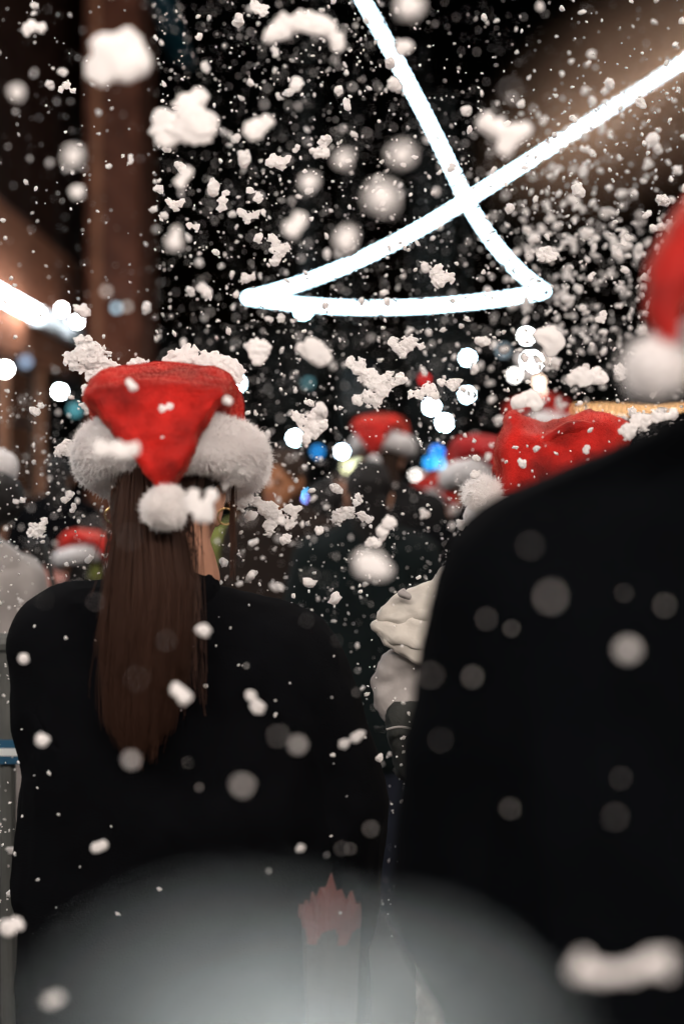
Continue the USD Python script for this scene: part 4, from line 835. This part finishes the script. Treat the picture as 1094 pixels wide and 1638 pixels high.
# smaller flakes: the 200 that show largest are prims of their own, the rest one drift
PROTO = []
for i in range(12):
    rg = np.random.default_rng(900 + i); n = int(rg.integers(1, 5)); c = np.zeros(3); bl = []
    for j in range(n):
        r = rg.uniform(.35, .65); bl.append((*c, r)); dd_ = rg.normal(size=3); dd_[1] *= .7; c = c + dd_ / np.linalg.norm(dd_) * r * 1.3
    m = foam(bl, 900 + i, 4.0, .9); m.apply_translation(-m.bounds.mean(0)); m.apply_scale(1 / max(m.extents)); PROTO.append(m)
SMALL = []
_k = {s: trimesh.creation.icosphere(s, .5) for s in (1,)}
for i in range(5):
    m = _k[1].copy(); m.vertices = m.vertices * (1 + 1.1 * (meshkit.noise(m.vertices * 4.5 + i * 9, i) - .5))[:, None] * np.array([1, .75 - .05 * i, .5 + .08 * i]); SMALL.append(m)
UsdGeom.Scope.Define(stage, '/World/Looks')
for i, m in enumerate(PROTO):
    c = stage.CreateClassPrim(f'/World/flake_shape_{i:03d}'); c.SetTypeName('Mesh')
    usdkit.mesh(stage, f'/World/flake_shape_{i:03d}', m, M['foam'], True); c.SetSpecifier(Sdf.SpecifierClass)
cand = []
NF = 17500
d3 = (rng.random(NF) * (7.0 ** 3 - .8 ** 3) + .8 ** 3) ** (1 / 3)
near = rng.random(NF) < .38; d3[near] = rng.uniform(2.2, 3.3, near.sum())
size = .0030 * (1 - rng.random(NF)) ** (-1 / 2.05); size = np.clip(size, .0030, .026)
fx, fy = rng.uniform(-20, 1114, NF), rng.uniform(-20, 1500, NF)
keep = np.ones(NF, bool)
keep &= ~((fx < 245) & (fy < 620) & (rng.random(NF) > .22)) & ~((d3 < 2.1) & (rng.random(NF) > .25)) & ~((fy > 850) & (d3 < 2.2) & ((rng.random(NF) > .4) | (size > .0055))) & ~((fy < 140) & (fx > 640) & (rng.random(NF) > .35))
keep &= ~((np.abs(fx - 612) < 55) & (np.abs(fy - 705) < 70) & (size > .0045) & (d3 > 1.5))
keep &= ~((fx > 520) & (fx < 640) & (fy > 1000) & (d3 > 2.2) & (rng.random(NF) > .5))
# a denser gust of larger flakes on the right, behind the man's hat
NG = 480
gx, gy = rng.normal(930, 85, NG), rng.normal(430, 125, NG); gd = rng.uniform(3.0, 4.3, NG); gs = np.clip(.009 * (1 - rng.random(NG)) ** (-1 / 2.2), .009, .032)
ND = 50; ex, ey, ed, es = rng.uniform(20, 1090, ND), rng.uniform(830, 1420, ND), rng.uniform(.9, 1.9, ND), rng.uniform(.002, .0045, ND)
F_ = np.vstack([np.stack([fx, fy, d3, size], 1)[keep], np.stack([gx, gy, gd, gs], 1), np.stack([ex, ey, ed, es], 1)])
show = F_[:, 3] / F_[:, 2] * FPX * ((F_[:, 0] > 0) & (F_[:, 0] < 1094) & (F_[:, 1] > 0) & (F_[:, 1] < 1250))
hid = ((F_[:, 0] < 600) & (F_[:, 1] > 930) & (F_[:, 2] > 2.1)) | ((F_[:, 0] > 800) & (F_[:, 1] > 760) & (F_[:, 2] > 1.3)) | ((F_[:, 0] > 120) & (F_[:, 0] < 440) & (F_[:, 1] > 580) & (F_[:, 2] > 2.1))
show = np.where(hid, 0, show)
order = np.argsort(-show)
top, rest_ = order[:200], order[200:]
for n_, i in enumerate(top):
    x, y, d, s = F_[i]; p = at(x, y, d)
    X = UsdGeom.Xform.Define(stage, '/World/' + numbered('/World', 'snow_flake'))
    X.AddTranslateOp().Set(Gf.Vec3d(*map(float, p))); X.AddRotateXYZOp().Set(Gf.Vec3f(*map(float, rng.uniform(0, 360, 3)))); X.AddScaleOp().Set(Gf.Vec3f(*[float(s)] * 3))
    ch = stage.DefinePrim(str(X.GetPath()) + '/foam')
    ch.GetReferences().AddInternalReference(f'/World/flake_shape_{int(rng.integers(12)):03d}')
    soft = 'sharp' if 2.15 < d < 2.95 else 'blurred'
    where = ('before the dark timber building' if x < 245 and y < 560 else 'in the black sky between the building and the rope light' if x < 560 and y < 460 else 'around and inside the crossed rope light' if x < 890 and y < 500
             else 'in the dense gust right of the rope light' if y < 660 and x > 890 else 'over the front hat and long hair' if x < 445 and 560 <= y < 1000 and x > 120 else 'over the people at the left edge' if x <= 120 and y < 1000
             else 'before the bulbs and crowd in the middle' if y < 960 and x < 800 else 'over the black coats')
    tag(X, f'small {soft} foam flake {where}', 'snow flake', f'{soft} flakes {where}')
# the rest
pi = UsdGeom.PointInstancer.Define(stage, '/World/drifting_snow')
paths = []
for i, m in enumerate(SMALL):
    q = f'/World/drifting_snow/shape_{i:03d}'; usdkit.mesh(stage, q, m, M['foam'], True); paths.append(q)
pi.CreatePrototypesRel().SetTargets([Sdf.Path(q) for q in paths])
R_ = F_[rest_]
pts = np.array([at(*q[:3]) for q in R_])
pi.CreatePositionsAttr(Vt.Vec3fArray.FromNumpy(pts.astype(np.float32)))
pi.CreateProtoIndicesAttr(Vt.IntArray.FromNumpy(rng.integers(0, len(SMALL), len(R_)).astype(np.int32)))
pi.CreateScalesAttr(Vt.Vec3fArray.FromNumpy(np.repeat(R_[:, 3:4], 3, 1).astype(np.float32)))
qs = rng.normal(size=(len(R_), 4)); qs /= np.linalg.norm(qs, axis=1, keepdims=True)
pi.CreateOrientationsAttr(Vt.QuathArray([Gf.Quath(float(a), float(b_), float(c), float(d)) for a, b_, c, d in qs]))
tag(pi, 'fine white foam snow drifting through the dark air', 'snow', None, 'stuff')
